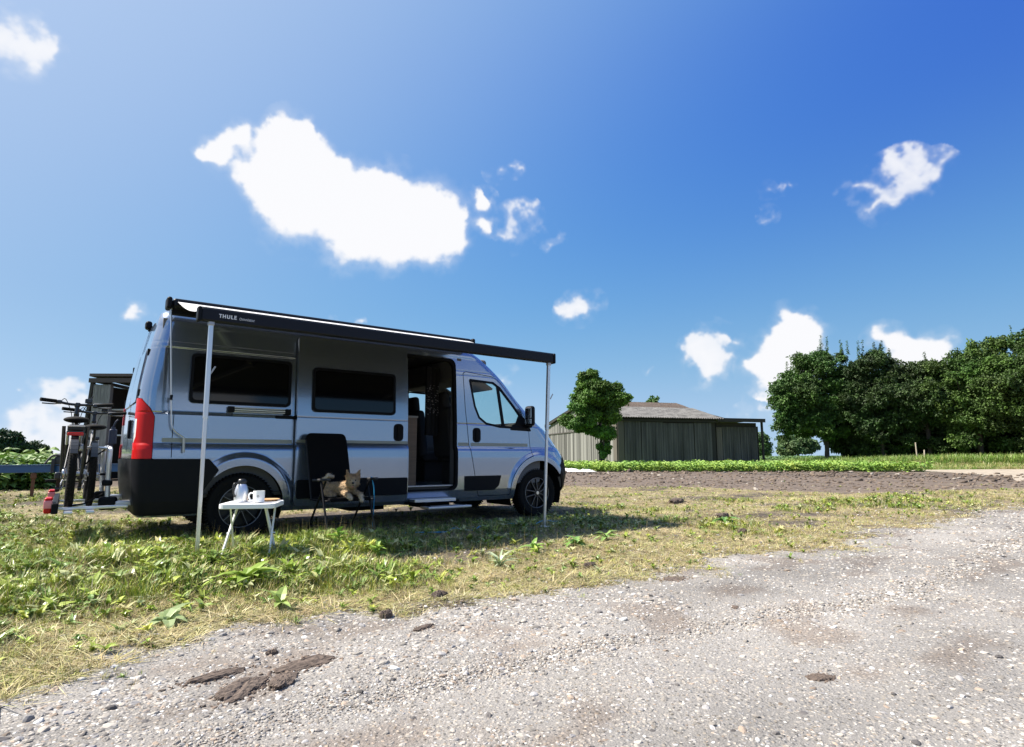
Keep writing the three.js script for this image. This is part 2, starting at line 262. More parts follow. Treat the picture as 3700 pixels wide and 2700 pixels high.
// the drive: packed grit, with muddy and dusty patches and faint wheel tracks
const mudness = (x, z) => 0.65 * sstep(0.54, 0.68, fbm2(x * 2.6 + 31, z * 4.2 + 12, 5));
{
  const cell = (u, v, n, seed) => {                                         // grit: the nearest grain of a jittered grid that repeats
    const x = u * n, y = v * n, ix = Math.floor(x), iy = Math.floor(y); let best = 9, id = 0;
    for (let j = -1; j <= 1; j++) for (let i = -1; i <= 1; i++) { const cx = ((ix + i) % n + n) % n, cy = ((iy + j) % n + n) % n, dx = ix + i + hash3(cx, cy, seed) - x, dy = iy + j + hash3(cx, cy, seed + 1) - y, d = dx * dx + dy * dy; if (d < best) { best = d; id = hash3(cx, cy, seed + 2); } }
    return [Math.sqrt(best), id];
  };
  const T = 1024, hgt = new Float32Array(T * T), col = new Float32Array(T * T * 3);
  for (let y = 0; y < T; y++) for (let x = 0; x < T; x++) {
    const u = x / T, v = y / T, [d1, a] = cell(u, v, 150, 11), [d2, b2] = cell(u, v, 330, 21), fine = hash3(x, y, 9), g1 = a > 0.62 ? sstep(0.55, 0.2, d1) : 0, g2 = b2 > 0.4 ? sstep(0.6, 0.25, d2) : 0;
    let k = 0.245 + 0.05 * (fine - 0.5), r = 1.06, g = 1.0, bb = 0.92;
    k = mix(k, 0.13 + 0.30 * hash3(Math.floor(b2 * 9999), 1, 1), g2 * 0.75); if (g1 > 0) { const q = hash3(Math.floor(a * 9999), 2, 2); k = mix(k, 0.10 + 0.40 * q, g1); const w = hash3(Math.floor(a * 9999), 3, 2); r = mix(r, 1.0 + 0.16 * w, g1); bb = mix(bb, 0.98 - 0.2 * w, g1); }
    const i = y * T + x; hgt[i] = clamp(0.25 + 0.22 * g2 + 0.45 * g1 + 0.12 * fine); col[i * 3] = k * r; col[i * 3 + 1] = k * g; col[i * 3 + 2] = k * bb;
  }
  const at = (u, v) => Math.floor(v * T) * T + Math.floor(u * T), map = tex(T, T, (u, v) => { const i = at(u, v) * 3; return [col[i], col[i + 1], col[i + 2]]; }), bump = tex(T, T, (u, v) => { const h = hgt[at(u, v)]; return [h, h, h]; }, false);
  for (const t of [map, bump]) t.repeat.set(1 / 1.9, 1 / 1.9);
  const c = 0.06, P = [], UV = [], C = [], I = [], id = new Map();
  const vert = (i, j) => {
    const k = i * 4096 + j; if (id.has(k)) return id.get(k);
    const x = -8 + i * c, z = 3 + j * c, d = z - roadEdge(x), mud = mudness(x, z), dust = fbm2(x * 0.55 + 8, z * 1.5 + 3, 3), rut = Math.max(0, 1 - Math.abs(d - 0.95 - 0.1 * Math.sin(x * 0.7)) / 0.16) + Math.max(0, 1 - Math.abs(d - 2.45 - 0.1 * Math.sin(x * 0.6)) / 0.18);
    const n = fbm2(x * 3.1, z * 3.1, 3), tone = 0.82 + 0.62 * (dust - 0.44) + 0.35 * (n - 0.44);
    P.push(x, gh(x, z) + 0.011 - 0.004 * Math.min(1, rut), z); UV.push(x * 0.96 + z * 0.28, z * 0.96 - x * 0.28); C.push(tone * mix(1, 0.66, mud), tone * mix(1, 0.56, mud), tone * mix(1, 0.49, mud)); id.set(k, P.length / 3 - 1); return P.length / 3 - 1;
  };
  for (let i = 0; i < 530; i++) for (let j = 0; j < 98; j++) { const x = -8 + (i + 0.5) * c, z = 3 + (j + 0.5) * c; if (roadness(x, z) < 0.45) continue; const a = vert(i, j), b2 = vert(i, j + 1), d = vert(i + 1, j), e = vert(i + 1, j + 1); I.push(a, b2, d, d, b2, e); }
  const g = new THREE.BufferGeometry(); g.setAttribute('position', new THREE.Float32BufferAttribute(P, 3)); g.setAttribute('uv', new THREE.Float32BufferAttribute(UV, 2)); g.setAttribute('color', new THREE.Float32BufferAttribute(C, 3)); g.setIndex(I); g.computeVertexNormals();
  top(new THREE.Mesh(g, new THREE.MeshStandardMaterial({ map, bumpMap: bump, bumpScale: 0.006, vertexColors: true, roughness: 0.95 })), 'gravel_drive', 'structure', 'packed pale grit drive with brown muddy patches');
}

// gravel: loose stones on the drive, thinning out over its edge
const stoneGeos = [];
for (let k = 0; k < 4; k++) {
  const g = new THREE.IcosahedronGeometry(1, 1), p = g.attributes.position, ax = 0.62 + 0.3 * rnd(), off = rnd() * 50;
  for (let i = 0; i < p.count; i++) { const v = V3().fromBufferAttribute(p, i), n = 0.62 + 0.75 * noise3(v.x * 1.3 + off, v.y * 1.3, v.z * 1.3); p.setXYZ(i, v.x * n * 1.1, v.y * n * 0.55, v.z * n * ax); }
  g.computeVertexNormals(); stoneGeos.push(g);
}
{
  const lists = [[], [], [], []], cx = camera.position.x, cz = camera.position.z;
  const add = (x, z, s) => {
    const t = rnd(), w = 0.48 + 0.76 * rnd(); let c;
    if (t < 0.62) c = [0.355 * w, 0.325 * w, 0.285 * w]; else if (t < 0.8) c = [0.29 * w, 0.28 * w, 0.275 * w]; else if (t < 0.92) c = [0.31 * w, 0.245 * w, 0.19 * w]; else c = [0.12 * w, 0.11 * w, 0.105 * w];
    if (rnd() < 0.08) c = [0.56, 0.55, 0.52];
    lists[Math.floor(rnd() * 4)].push({ m: mat4(x, gh(x, z) + 0.008 + s * 0.10, z, rr(-0.35, 0.35), rr(0, 6.28), rr(-0.35, 0.35), s, s * rr(0.75, 1.1), s), c });
  };
  for (let i = 0; i < 760000; i++) {                                        // denser close to where they can be told apart
    const a = rr(-1.25, 1.35) + 0.64, d = 1.05 * Math.pow(13 / 1.05, rnd()), x = cx + Math.sin(a) * d, z = cz - Math.cos(a) * d, road = roadness(x, z);
    if (x > 22 || z > 8.8) continue;
    const patch = sstep(0.34, 0.58, fbm2(x * 2.1 + 13, z * 2.1 + 3, 3));
    const p = road * (0.42 + 0.58 * patch) * (1 - 0.5 * mudness(x, z)) + (1 - road) * (0.04 + 0.12 * sstep(0.9, 0.1, roadEdge(x) - z) + 0.05 * soilness(x, z)) * (z > 0.4 ? 1 : 0.35);
    if (rnd() > p) continue;
    const big = rnd(); let s = (0.0020 + 0.0042 * Math.pow(rnd(), 2)) * (big > 0.99 ? 2.6 : big > 0.965 ? 1.9 : big > 0.86 ? 1.45 : 1) * Math.max(1, Math.pow(d / 2.4, 0.55));
    if (road > 0.5 && z - roadEdge(x) < 0.75 && x < 1.2) s *= 1.3;
    add(x, z, s);
  }
  const G = new THREE.Group(), m = new THREE.MeshStandardMaterial({ roughness: 0.85 });
  lists.forEach((l, k) => { const im = copies(stoneGeos[k], m, l); im.name = 'pebble'; G.add(im); });
  top(G, 'gravel', 'stuff', 'loose pale grey gravel strewn over the drive', 'gravel');
}

{
  const list = [], far = [];
  for (let i = 0; i < 9000; i++) { const a = rr(-0.5, 1.1) + 0.64, d = 12.5 * Math.pow(38 / 12.5, rnd()), x = camera.position.x + Math.sin(a) * d, z = camera.position.z - Math.cos(a) * d; if ((x < 22 ? soilness(x, z) : 1) < 0.5 || rnd() > 0.75) continue; const s = rr(0.012, 0.05) * (d / 18) * (rnd() > 0.95 ? 1.8 : 1), w = rr(0.45, 1.1); list.push({ m: mat4(x, (x < 23.5 && z > -13.5 ? gh(x, z) : 0) + s * 0.2, z, rr(-0.4, 0.4), rr(0, 6.28), rr(-0.4, 0.4), s), c: rnd() < 0.05 ? [0.30, 0.27, 0.23] : [0.17 * w, 0.13 * w, 0.098 * w] }); }
  const im = copies(stoneGeos[1], new THREE.MeshStandardMaterial({ roughness: 0.95 }), list); top(im, 'soil_clods', 'stuff', 'small brown clods scattered over the tilled soil', 'soil');
}

// ---------------------------------------------------------------- leaves, grass and weeds
const leafMat = (r, g, b, t = 0.3, ro = 0.42) => M(r, g, b, ro, 0, { transmission: t, thickness: 0, specularIntensity: 0.8 });
function bladeGeo(n, len, wid, spread, lean, seed) {                        // a tuft of grass blades, root at the origin
  const r = mulberry(seed), p = [], nn = [], a = [];
  for (let k = 0; k < n; k++) {
    const th = r() * 6.283, rad = spread * Math.sqrt(r()), x0 = Math.cos(th) * rad, z0 = Math.sin(th) * rad, dir = th + (r() - 0.5) * 2, L = len * (0.55 + 0.6 * r()), le = lean * (0.3 + r()), w = wid * (0.7 + 0.6 * r());
    const dx = Math.cos(dir), dz = Math.sin(dir), sx = -dz * w / 2, sz = dx * w / 2, at = (t) => [x0 + dx * le * L * t * t, L * t * (1 - 0.35 * le * t), z0 + dz * le * L * t * t], A = at(0), B = at(0.5), T = at(1);
    const q = [[A[0] - sx, A[1], A[2] - sz], [A[0] + sx, A[1], A[2] + sz], [B[0] - sx * 0.8, B[1], B[2] - sz * 0.8], [B[0] + sx * 0.8, B[1], B[2] + sz * 0.8], T];
    for (const f of [[0, 1, 2], [1, 3, 2], [2, 3, 4]]) for (const i of f) p.push(...q[i]);
  }
  const g = new THREE.BufferGeometry(); g.setAttribute('position', new THREE.Float32BufferAttribute(p, 3)); g.computeVertexNormals(); return g;
}
function leafShape(L, W, droop, cup = 0.25) {                               // one leaf along +z from the origin, rising then drooping
  const p = [], seg = [[0, 0.12], [0.25, 0.75], [0.55, 1], [0.82, 0.62], [1, 0]], row = seg.map(([t, w]) => [t * L, droop * (0.5 * t - t * t) * L, w * W / 2]);
  for (let i = 0; i < 4; i++) {
    const [a, ya, wa] = row[i], [b, yb, wb] = row[i + 1], ca = cup * wa, cb = cup * wb;
    for (const s of [-1, 1]) { p.push(0, ya, a, s * wa, ya + ca, a, s * wb, yb + cb, b); p.push(0, ya, a, s * wb, yb + cb, b, 0, yb, b); }
  }
  const g = new THREE.BufferGeometry(); g.setAttribute('position', new THREE.Float32BufferAttribute(p, 3)); g.computeVertexNormals(); return g;
}
function rosette(n, L, W, up, seed, tall = 0) {                             // leaves round a crown
  const r = mulberry(seed), gs = [];
  for (let k = 0; k < n; k++) { const g = leafShape(L * (0.65 + 0.5 * r()), W * (0.7 + 0.5 * r()), 0.9 + 0.5 * r(), 0.2 + 0.3 * r()); gs.push(flat(place(g, 0, tall * r(), 0, -(up + (r() - 0.5) * 0.7), k * 2.4 + r(), (r() - 0.5) * 0.5))); }
  return mergeGeometries(gs);
}
const grassMat = leafMat(1, 1, 1, 0.3), strawMat = M(1, 1, 1, 0.9), weedMat = leafMat(1, 1, 1, 0.25, 0.36);
const fineTufts = [1, 2, 3].map((k) => bladeGeo(11, 1, 0.055, 0.5, 0.7, 100 + k)), wideTufts = [1, 2].map((k) => bladeGeo(9, 1, 0.10, 0.4, 0.9, 200 + k)), lying = [1, 2, 3].map((k) => bladeGeo(12, 1, 0.035, 0.6, 1.6, 250 + k)), stalks = [1, 2].map((k) => bladeGeo(2, 1, 0.022, 0.5, 0.16, 300 + k));
const weeds = [rosette(7, 1, 0.26, 1.05, 401), rosette(6, 1.1, 0.40, 1.15, 402, 0.3), rosette(10, 0.6, 0.4, 0.9, 403, 0.7), rosette(9, 1.1, 0.16, 1.1, 404, 0.1)];
const GREENS = [[0.29, 0.38, 0.03], [0.38, 0.45, 0.045], [0.16, 0.25, 0.03], [0.39, 0.41, 0.06], [0.12, 0.19, 0.03]], SHADE_GREENS = [[0.10, 0.17, 0.03], [0.14, 0.22, 0.035], [0.08, 0.13, 0.025]], STRAWS = [[0.43, 0.37, 0.18], [0.37, 0.31, 0.15], [0.50, 0.44, 0.26], [0.28, 0.22, 0.11], [0.36, 0.35, 0.12]];  // the second set of greens has shade mixed into the colour
const tint = (c, v = 0.35) => { const k = 1 - v / 2 + v * rnd(); return [c[0] * k * rr(0.9, 1.1), c[1] * k, c[2] * k]; };
{
  const th = [[], [], []], gr = [[], [], []], gw = [[], []], st = [[], [], []], sk = [[], []], wd = [[], [], [], []];
  const cx = camera.position.x, cz = camera.position.z;
  const clear = (x, z) => (x > -0.35 && x < 0.35 && z > -0.32 && z < 0.02) || (x > 3.68 && x < 4.4 && z > -0.32 && z < 0.02) ;
  for (let i = 0; i < 150000; i++) {
    const a = rr(-1.35, 1.3) + 0.64, d = 2.0 * Math.pow(24 / 2.0, rnd()), x = cx + Math.sin(a) * d, z = cz - Math.cos(a) * d;
    if (x < -7.6 || x > 22 || z < -13 || clear(x, z)) continue;
    const road = roadness(x, z), soil = soilness(x, z), under = x > -1 && x < 4.9 && z < 0.1 && z > -2.1, bare = bareness(x, z), gn = clamp(greenness(x, z)) * (1 - 0.55 * sstep(0.50, 0.60, fbm2(x * 1.9 + 90, z * 1.9 + 44, 3)));
    const dens = (1 - road) * (1 - 0.97 * soil) * (1 - 0.78 * bare * (1 - gn)) * (under ? 0.4 : 1) ;
    if (rnd() > dens) continue;
    const y = gh(x, z), far = Math.max(1, Math.pow(d / 5, 0.35)), edge = sstep(0, 1.3, roadEdge(x) - z);
    const push = (L, h, w, c) => L.push({ m: mat4(x, y, z, rr(-0.15, 0.15), rr(0, 6.28), rr(-0.15, 0.15), w, h, w), c });
    const awnShade = x > -0.1 && x < 4.8 && z > -0.3 && z < 2.5, lush = gn * (0.55 + 0.45 * edge) * (z < -0.6 ? 0.6 : awnShade && x > 0.9 ? 0.45 : 1), t = rnd(), patchy = fbm2(x * 3 + 7, z * 3 + 2, 3);
    if (t < 0.28 + (awnShade ? 0.58 : 0.36) * gn) {
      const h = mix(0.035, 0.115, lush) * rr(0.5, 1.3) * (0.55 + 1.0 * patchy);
      push(gn > 0.4 && rnd() < 0.5 ? pick(gw) : pick(gr), h, h * rr(0.45, 0.8) * far, tint(pick(awnShade && x > 0.6 ? SHADE_GREENS : GREENS)));  // darker greens where the awning shadow falls deepen its shade by colour
    } else { const h = mix(0.035, 0.105, lush) * rr(0.5, 1.3) * (0.6 + 0.9 * patchy); push(pick(st), h, h * rr(0.6, 1.1) * far, tint(pick(STRAWS))); }
    if (road < 0.6 && rnd() < (awnShade ? 0.15 : 0.5 - 0.25 * gn)) push(pick(th), rr(0.012, 0.03), rr(0.06, 0.13) * far, tint(pick(rnd() < 0.25 * gn ? GREENS : STRAWS), 0.6));   // matted dead blades
    if (rnd() < 0.05 * (0.35 + lush) * edge * (x > 0 && x < 1.5 && z > 0.9 && z < 2.3 ? 3.5 : 1)) push(pick(sk), rr(0.12, 0.26), 0.06, tint([0.40, 0.33, 0.14]));
    if (rnd() < (0.08 + 0.50 * lush * sstep(0.34, 0.52, patchy)) * (0.25 + 0.75 * edge)) { const s = rr(0.022, 0.082) * (0.7 + 0.7 * lush) * Math.pow(far, 0.5); push(pick(wd), s, s, tint(pick([[0.28, 0.37, 0.045], [0.17, 0.27, 0.035], [0.38, 0.45, 0.07], [0.21, 0.30, 0.07], [0.42, 0.43, 0.2]]))); }
  }
  const G = new THREE.Group();
  const put = (lists, geos, mat, n) => lists.forEach((l, k) => { if (l.length) { const im = copies(geos[k], mat, l); im.name = n; G.add(im); } });
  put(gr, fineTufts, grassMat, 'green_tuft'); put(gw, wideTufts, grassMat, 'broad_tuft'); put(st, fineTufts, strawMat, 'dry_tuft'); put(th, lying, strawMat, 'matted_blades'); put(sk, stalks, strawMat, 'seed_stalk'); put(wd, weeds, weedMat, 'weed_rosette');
  top(G, 'yard_grass', 'stuff', 'short green and straw coloured grass with low weeds on the yard', 'grass');
}
// the larger weeds that stand out singly
function weed(name, label, x, z, n, L, W, up, c, seed, tall = 0, stem = 0) {
  const t = thing(name, label, 'weed', [x, gh(x, z), z], seed);
  part(t, 'leaves', [place(rosette(n, L, W, up, seed, tall), 0, 0.005, 0)], leafMat(...c));
  part(t, 'stem', [rod([0, -0.02, 0], [0.01, Math.max(0.03, tall + stem), 0.005], 0.004, 0.002, 6)], M(0.2, 0.24, 0.08, 0.8));
}
weed('dock_weed', 'large leafy dock clump, broadest weed on the grass before the white table', -0.62, 3.0, 20, 0.19, 0.075, 0.8, [0.28, 0.40, 0.06], 11, 0.04);
weed('dock_weed', 'small dock with two upright pale leaves at the edge of the drive', -0.62, 3.66, 6, 0.14, 0.05, 1.1, [0.3, 0.4, 0.1], 12, 0.01);
weed('thistle_weed', 'pale spiky rosette at the edge of the awning shadow', 0.94, 3.36, 22, 0.13, 0.02, 0.95, [0.42, 0.5, 0.3], 13, 0.01);
weed('plantain_weed', 'bright green plantain between the pale spiky rosette and the awning leg', 1.55, 2.98, 9, 0.12, 0.05, 0.8, [0.22, 0.37, 0.07], 14, 0.02);
weed('plantain_weed', 'green plantain clump beside dark clods past the awning shadow', 1.97, 3.02, 12, 0.13, 0.06, 0.7, [0.19, 0.34, 0.06], 15, 0.03);
weed('plantain_weed', 'loose pale plantain growing in straw grass past the awning leg', 2.45, 2.9, 10, 0.13, 0.045, 0.8, [0.26, 0.4, 0.1], 16, 0.03);
weed('nettle_weed', 'upright light green weed on the near rim of the awning shadow', 0.37, 2.6, 14, 0.1, 0.035, 1.0, [0.25, 0.4, 0.06], 17, 0.10, 0.06);
weed('nettle_weed', 'tall leafy weed standing between the white table and the camp chair', 0.36, 1.85, 16, 0.10, 0.04, 0.9, [0.18, 0.34, 0.05], 18, 0.12, 0.06);
weed('burdock_weed', 'broad grey green leaf weed low in the grass at the corner of the drive', -1.1, 3.62, 7, 0.13, 0.06, 0.7, [0.3, 0.38, 0.16], 19, 0.01);
weed('burdock_weed', 'dark green broad weed past the tip of the awning shadow', 4.5, 2.75, 12, 0.15, 0.06, 0.55, [0.13, 0.26, 0.045], 20, 0.03);

// ---------------------------------------------------------------- behind the van: blue trailer frame and open shed
{
  const t = thing('trailer_frame', 'blue steel trailer frame on rusty props behind the bicycle', 'trailer', [-2.4, 0, -10.2], 0);
  const BL = M(0.022, 0.085, 0.20, 0.45, 0.2, { clearcoat: 0.3 }), RUST = M(0.16, 0.07, 0.035, 0.85), a = [-3.2, 0.56, -0.9], b = [3.4, 0.63, 2.6];
  const at = (k, dy = 0) => [mix(a[0], b[0], k), mix(a[1], b[1], k) + dy, mix(a[2], b[2], k)];
  part(t, 'main_beam', [bar(a, b, 0.10, 0.15, [0, 1, 0], 0.01), bar(at(0, 0.085), at(1, 0.085), 0.16, 0.012, [0, 1, 0])], BL);
  part(t, 'main_beam', [bar([a[0] - 0.55, 0.56, a[2] - 1.1], [b[0] - 0.55, 0.63, b[2] - 1.1], 0.10, 0.15, [0, 1, 0], 0.01)], BL);
  for (const k of [0.15, 0.5, 0.85]) { const p = at(k); part(t, 'cross_beam', [bar(p, [p[0] - 0.55, p[1], p[2] - 1.1], 0.08, 0.1)], BL); }
  for (const k of [0.54, 0.82]) { const p = at(k); part(t, 'prop', [bar([p[0], 0, p[2]], [p[0], p[1] - 0.05, p[2]], 0.06, 0.06, [0, 0, 1]), rbox(0.1, 0.12, 0.1, 0.02, p[0], p[1] - 0.14, p[2]), rbox(0.16, 0.02, 0.16, 0.004, p[0], 0.01, p[2])], RUST); }
  const p = at(0.61); const drum = new THREE.CylinderGeometry(0.16, 0.16, 0.5, 20); drum.rotateZ(Math.PI / 2); part(t, 'roller', [place(drum, p[0] + 0.15, p[1] + 0.16, p[2], 0, -0.5)], M(0.03, 0.03, 0.03, 0.7)); part(t, 'bracket', [rbox(0.06, 0.3, 0.1, 0.01, p[0] - 0.16, p[1] + 0.06, p[2]), tube([[p[0] - 0.3, p[1] + 0.1, p[2]], [p[0] - 0.16, p[1] + 0.28, p[2]], [p[0] + 0.05, p[1] + 0.24, p[2] + 0.05]], 0.02, 8, 16)], M(0.03, 0.03, 0.035, 0.6));
}
const concTex = tex(256, 256, (u, v) => { const n = fbm2(u * 14, v * 14, 5), s = fbm2(u * 30, v * 3, 3), k = 0.62 + 0.6 * (n - 0.4) + 0.35 * (s - 0.45); return [0.33 * k, 0.31 * k, 0.28 * k]; });
const CONC = M(1, 1, 1, 0.95, 0, { map: concTex });
{
  const s = thing('open_shed', 'open fronted farm shed with concrete wall panel behind the bicycle', 'shed', [-0.9, 0, -19.6], -0.62);
  const DW = M(0.05, 0.043, 0.037, 0.9);
  part(s, 'roof', [bx(6.2, 0.10, 5.0, 2.98, 3.70, -2.35, -0.04), bx(6.2, 0.16, 0.08, 2.98, 3.60, 0.12)], M(0.06, 0.05, 0.045, 0.9));
  part(s, 'concrete_wall', [bx(0.62, 3.45, 0.16, 0.33, 1.725, 0)], CONC);
  part(s, 'brace_post', [bar([-0.42, 0, -0.2], [-0.02, 3.6, 0.05], 0.1, 0.14, [0, 0, 1]), bar([-0.5, 3.6, -4.5], [-0.08, 3.62, 0.1], 0.1, 0.12)], DW);
  part(s, 'side_wall', [bx(0.1, 3.5, 4.8, -0.12, 1.75, -2.5)], DW); part(s, 'rear_wall', [bx(6, 3.5, 0.1, 2.9, 1.75, -4.85)], DW); part(s, 'side_wall', [bx(0.1, 3.5, 4.8, 5.95, 1.75, -2.5)], DW);
  part(s, 'corner_post', [bx(0.2, 3.5, 0.2, 5.85, 1.75, 0)], CONC);
  part(s, 'shelf_board', [bx(2.2, 0.05, 0.4, 1.7, 2.55, -0.3)], M(0.5, 0.48, 0.44, 0.8)); part(s, 'shelf_board', [bx(2.2, 0.05, 0.4, 1.7, 1.62, -0.3)], M(0.6, 0.6, 0.58, 0.8));
}

// ---------------------------------------------------------------- the barn
{
  const b = thing('barn', 'weathered plank barn with grey sheet doors and lean-to beyond the crop row', 'barn', [32.08, 0, -24.85], -0.3597);
  const roofY = (w) => (w < 6.5 ? mix(3.9, 5.45, w / 6.5) : mix(5.45, 3.9, (w - 6.5) / 9)), pl = [], r = mulberry(5);
  const plankMat = new THREE.MeshStandardMaterial({ vertexColors: true, roughness: 0.95 });
  for (let w = 0.05, i = 0; w < 15.4; i++) {
    const pw = 0.17 + 0.1 * r(), y1 = roofY(w + pw / 2) - 0.12;
    for (const [y0, yy] of [[0, 3.0 + 0.03 * r()], [3.06, y1]]) { const k = 0.5 + 0.85 * r(), dk = r() < 0.22 ? 0.4 : 1; pl.push(flat(bx(0.03 + 0.02 * r(), yy - y0 + 0.05 * r(), pw - 0.018, -0.05 - 0.02 * r(), (y0 + yy) / 2, -w - pw / 2), [0.178 * k * dk, 0.174 * k * dk, 0.165 * k * dk])); }
    w += pw;
  }
  const pg = part(b, 'plank_cladding', mergeGeometries(pl), plankMat); pg.userData.kind = 'stuff';
  const gs = new THREE.Shape([[0, 0], [0, 3.85], [6.5, 5.4], [15.5, 3.85], [15.5, 0]].map(([a, c]) => new THREE.Vector2(a, c))), gg = new THREE.ShapeGeometry(gs); gg.rotateY(Math.PI / 2); const DW = M(0.03, 0.027, 0.025, 0.95);
  part(b, 'gable_wall', [gg.clone().translate(-0.02, 0, 0), gg.translate(8.7, 0, 0)], DW);
  part(b, 'mid_rail', [bx(0.1, 0.1, 15.4, -0.09, 3.03, -7.7)], M(0.05, 0.045, 0.04, 0.9));
  part(b, 'corner_boards', [bx(0.5, 3.8, 0.06, 0.25, 1.9, 0.02), bx(0.06, 3.8, 0.6, -0.07, 1.9, -0.3)], M(0.10, 0.088, 0.075, 0.95));
  part(b, 'rear_wall', [bx(8.7, 3.85, 0.1, 4.35, 1.92, -15.45)], DW);
  part(b, 'front_wall', [bx(8.65, 3.8, 0.05, 4.33, 1.9, -0.1)], DW);
  const sheetTex = tex(256, 256, (u, v) => { const st = fbm2(u * 34, v * 2.2, 4), n = fbm2(u * 9, v * 9, 3), k = 0.5 + 0.9 * (st - 0.42) + 0.45 * (n - 0.4); return [0.125 * k, 0.119 * k, 0.115 * k]; }); sheetTex.repeat.set(0.35, 0.3);
  const SHEET = M(1, 1, 1, 0.75, 0.1, { map: sheetTex });
  const door = (x0, x1, y1, z, m) => { const g = [bx(x1 - x0 - 0.05, y1 - 0.1, 0.04, (x0 + x1) / 2, y1 / 2 + 0.05, z)], n = Math.round((x1 - x0) / 0.22); for (let i = 1; i < n; i++) g.push(bx(0.05, y1 - 0.12, 0.03, mix(x0, x1, i / n), y1 / 2 + 0.05, z + 0.025)); part(b, 'sheet_door', g, m); };
  door(0.52, 1.95, 3.55, 0.05, SHEET); door(1.95, 3.85, 3.5, 0.09, SHEET); door(3.85, 6.6, 3.45, 0.05, SHEET); door(6.6, 8.2, 3.5, 0.09, SHEET);
  part(b, 'eave_beam', [bx(8.9, 0.16, 0.2, 4.4, 3.62, 0.16), bx(8.9, 0.1, 0.1, 4.4, 3.8, 0.4)], DW);
  const roofTex = tex(256, 256, (u, v) => { const n = fbm2(u * 10, v * 22, 4), m = hash3(Math.floor(u * 26), Math.floor(v * 12), 1), k = 0.6 + 0.8 * (n - 0.4) + 0.3 * (m - 0.5); return [0.165 * k, 0.162 * k, 0.155 * k]; }); roofTex.repeat.set(0.2, 0.2);
  const slope = (w0, w1, x0, x1, lift = 0) => { const g = new THREE.PlaneGeometry(1, 1, 220, 6), p = g.attributes.position, uv = g.attributes.uv; for (let i = 0; i < p.count; i++) { const u = p.getX(i) + 0.5, v = 0.5 - p.getY(i), w = mix(w0, w1, v), x = mix(x0, x1, u); uv.setXY(i, x, w); p.setXYZ(i, x, (w < 0 ? 3.9 + w * 0.24 : roofY(w)) + 0.06 + lift + 0.03 * Math.sin(x * 30) + 0.02 * Math.floor(v * 6), -w); } g.computeVertexNormals(); return g; };
  const ROOF = M(1, 1, 1, 0.95, 0, { map: roofTex }), tileTex = tex(256, 256, (u, v) => { const n = fbm2(u * 16, v * 16, 4), m = hash3(Math.floor(u * 40), Math.floor(v * 30), 4), k = 0.65 + 0.7 * (n - 0.4) + 0.35 * (m - 0.5); return [0.095 * k, 0.072 * k, 0.058 * k]; }); tileTex.repeat.set(0.25, 0.25);
  part(b, 'roof_slope', [slope(-0.55, 3.9, -0.35, 9.1)], ROOF);
  part(b, 'roof_slope', [slope(3.7, 6.55, -0.35, 9.15, 0.06)], M(1, 1, 1, 0.95, 0, { map: tileTex }));
  part(b, 'roof_slope', [slope(6.45, 16, -0.35, 9.1)], ROOF);
  part(b, 'verge_board', [bar([-0.3, 3.8, 0.5], [-0.3, 5.45, -6.5], 0.05, 0.2), bar([-0.3, 5.45, -6.5], [-0.3, 3.85, -16], 0.05, 0.2)], DW); part(b, 'verge_board', [bar([9.1, 3.8, 0.5], [9.1, 5.45, -6.5], 0.05, 0.2)], DW);
  const lt = part(b, 'lean_to_roof', [bx(4.5, 0.12, 5, 10.85, 3.84, -2.1), bx(4.5, 0.2, 0.06, 10.8, 3.7, 0.42)], DW);
  part(b, 'lean_to_wall', [bx(4.15, 3.6, 0.05, 10.78, 1.8, -0.5)], DW); door(8.9, 9.5, 3.2, -0.4, M(0.13, 0.11, 0.095, 0.9)); door(9.5, 11.2, 3.25, -0.4, SHEET); door(11.2, 12.85, 3.25, -0.4, SHEET);
  for (const x of [12.95]) part(b, 'post', [bx(0.14, 3.8, 0.14, x, 1.9, 0.1)], DW); part(b, 'side_boards', [bx(0.05, 3.3, 3.5, 12.9, 1.65, -2.1)], DW);
}
{
  const g = new THREE.PlaneGeometry(2.6, 1.3, 40, 20), p = g.attributes.position; for (let i = 0; i < p.count; i++) { const x = p.getX(i), y = p.getY(i); p.setZ(i, 0.02 + 0.26 * fbm2(x * 2 + 5, y * 2, 4) * sstep(1.3, 0.9, Math.abs(x)) * sstep(0.65, 0.4, Math.abs(y))); } g.rotateX(-Math.PI / 2); g.computeVertexNormals();
  const m = new THREE.Mesh(g, M(0.75, 0.75, 0.74, 0.5)); m.position.set(21.3, 0.0, -18.2); m.rotation.y = -0.64; top(m, 'plastic_sheet', 'thing', 'crumpled white plastic sheet on the soil at the crop row end', 'sheet');
}

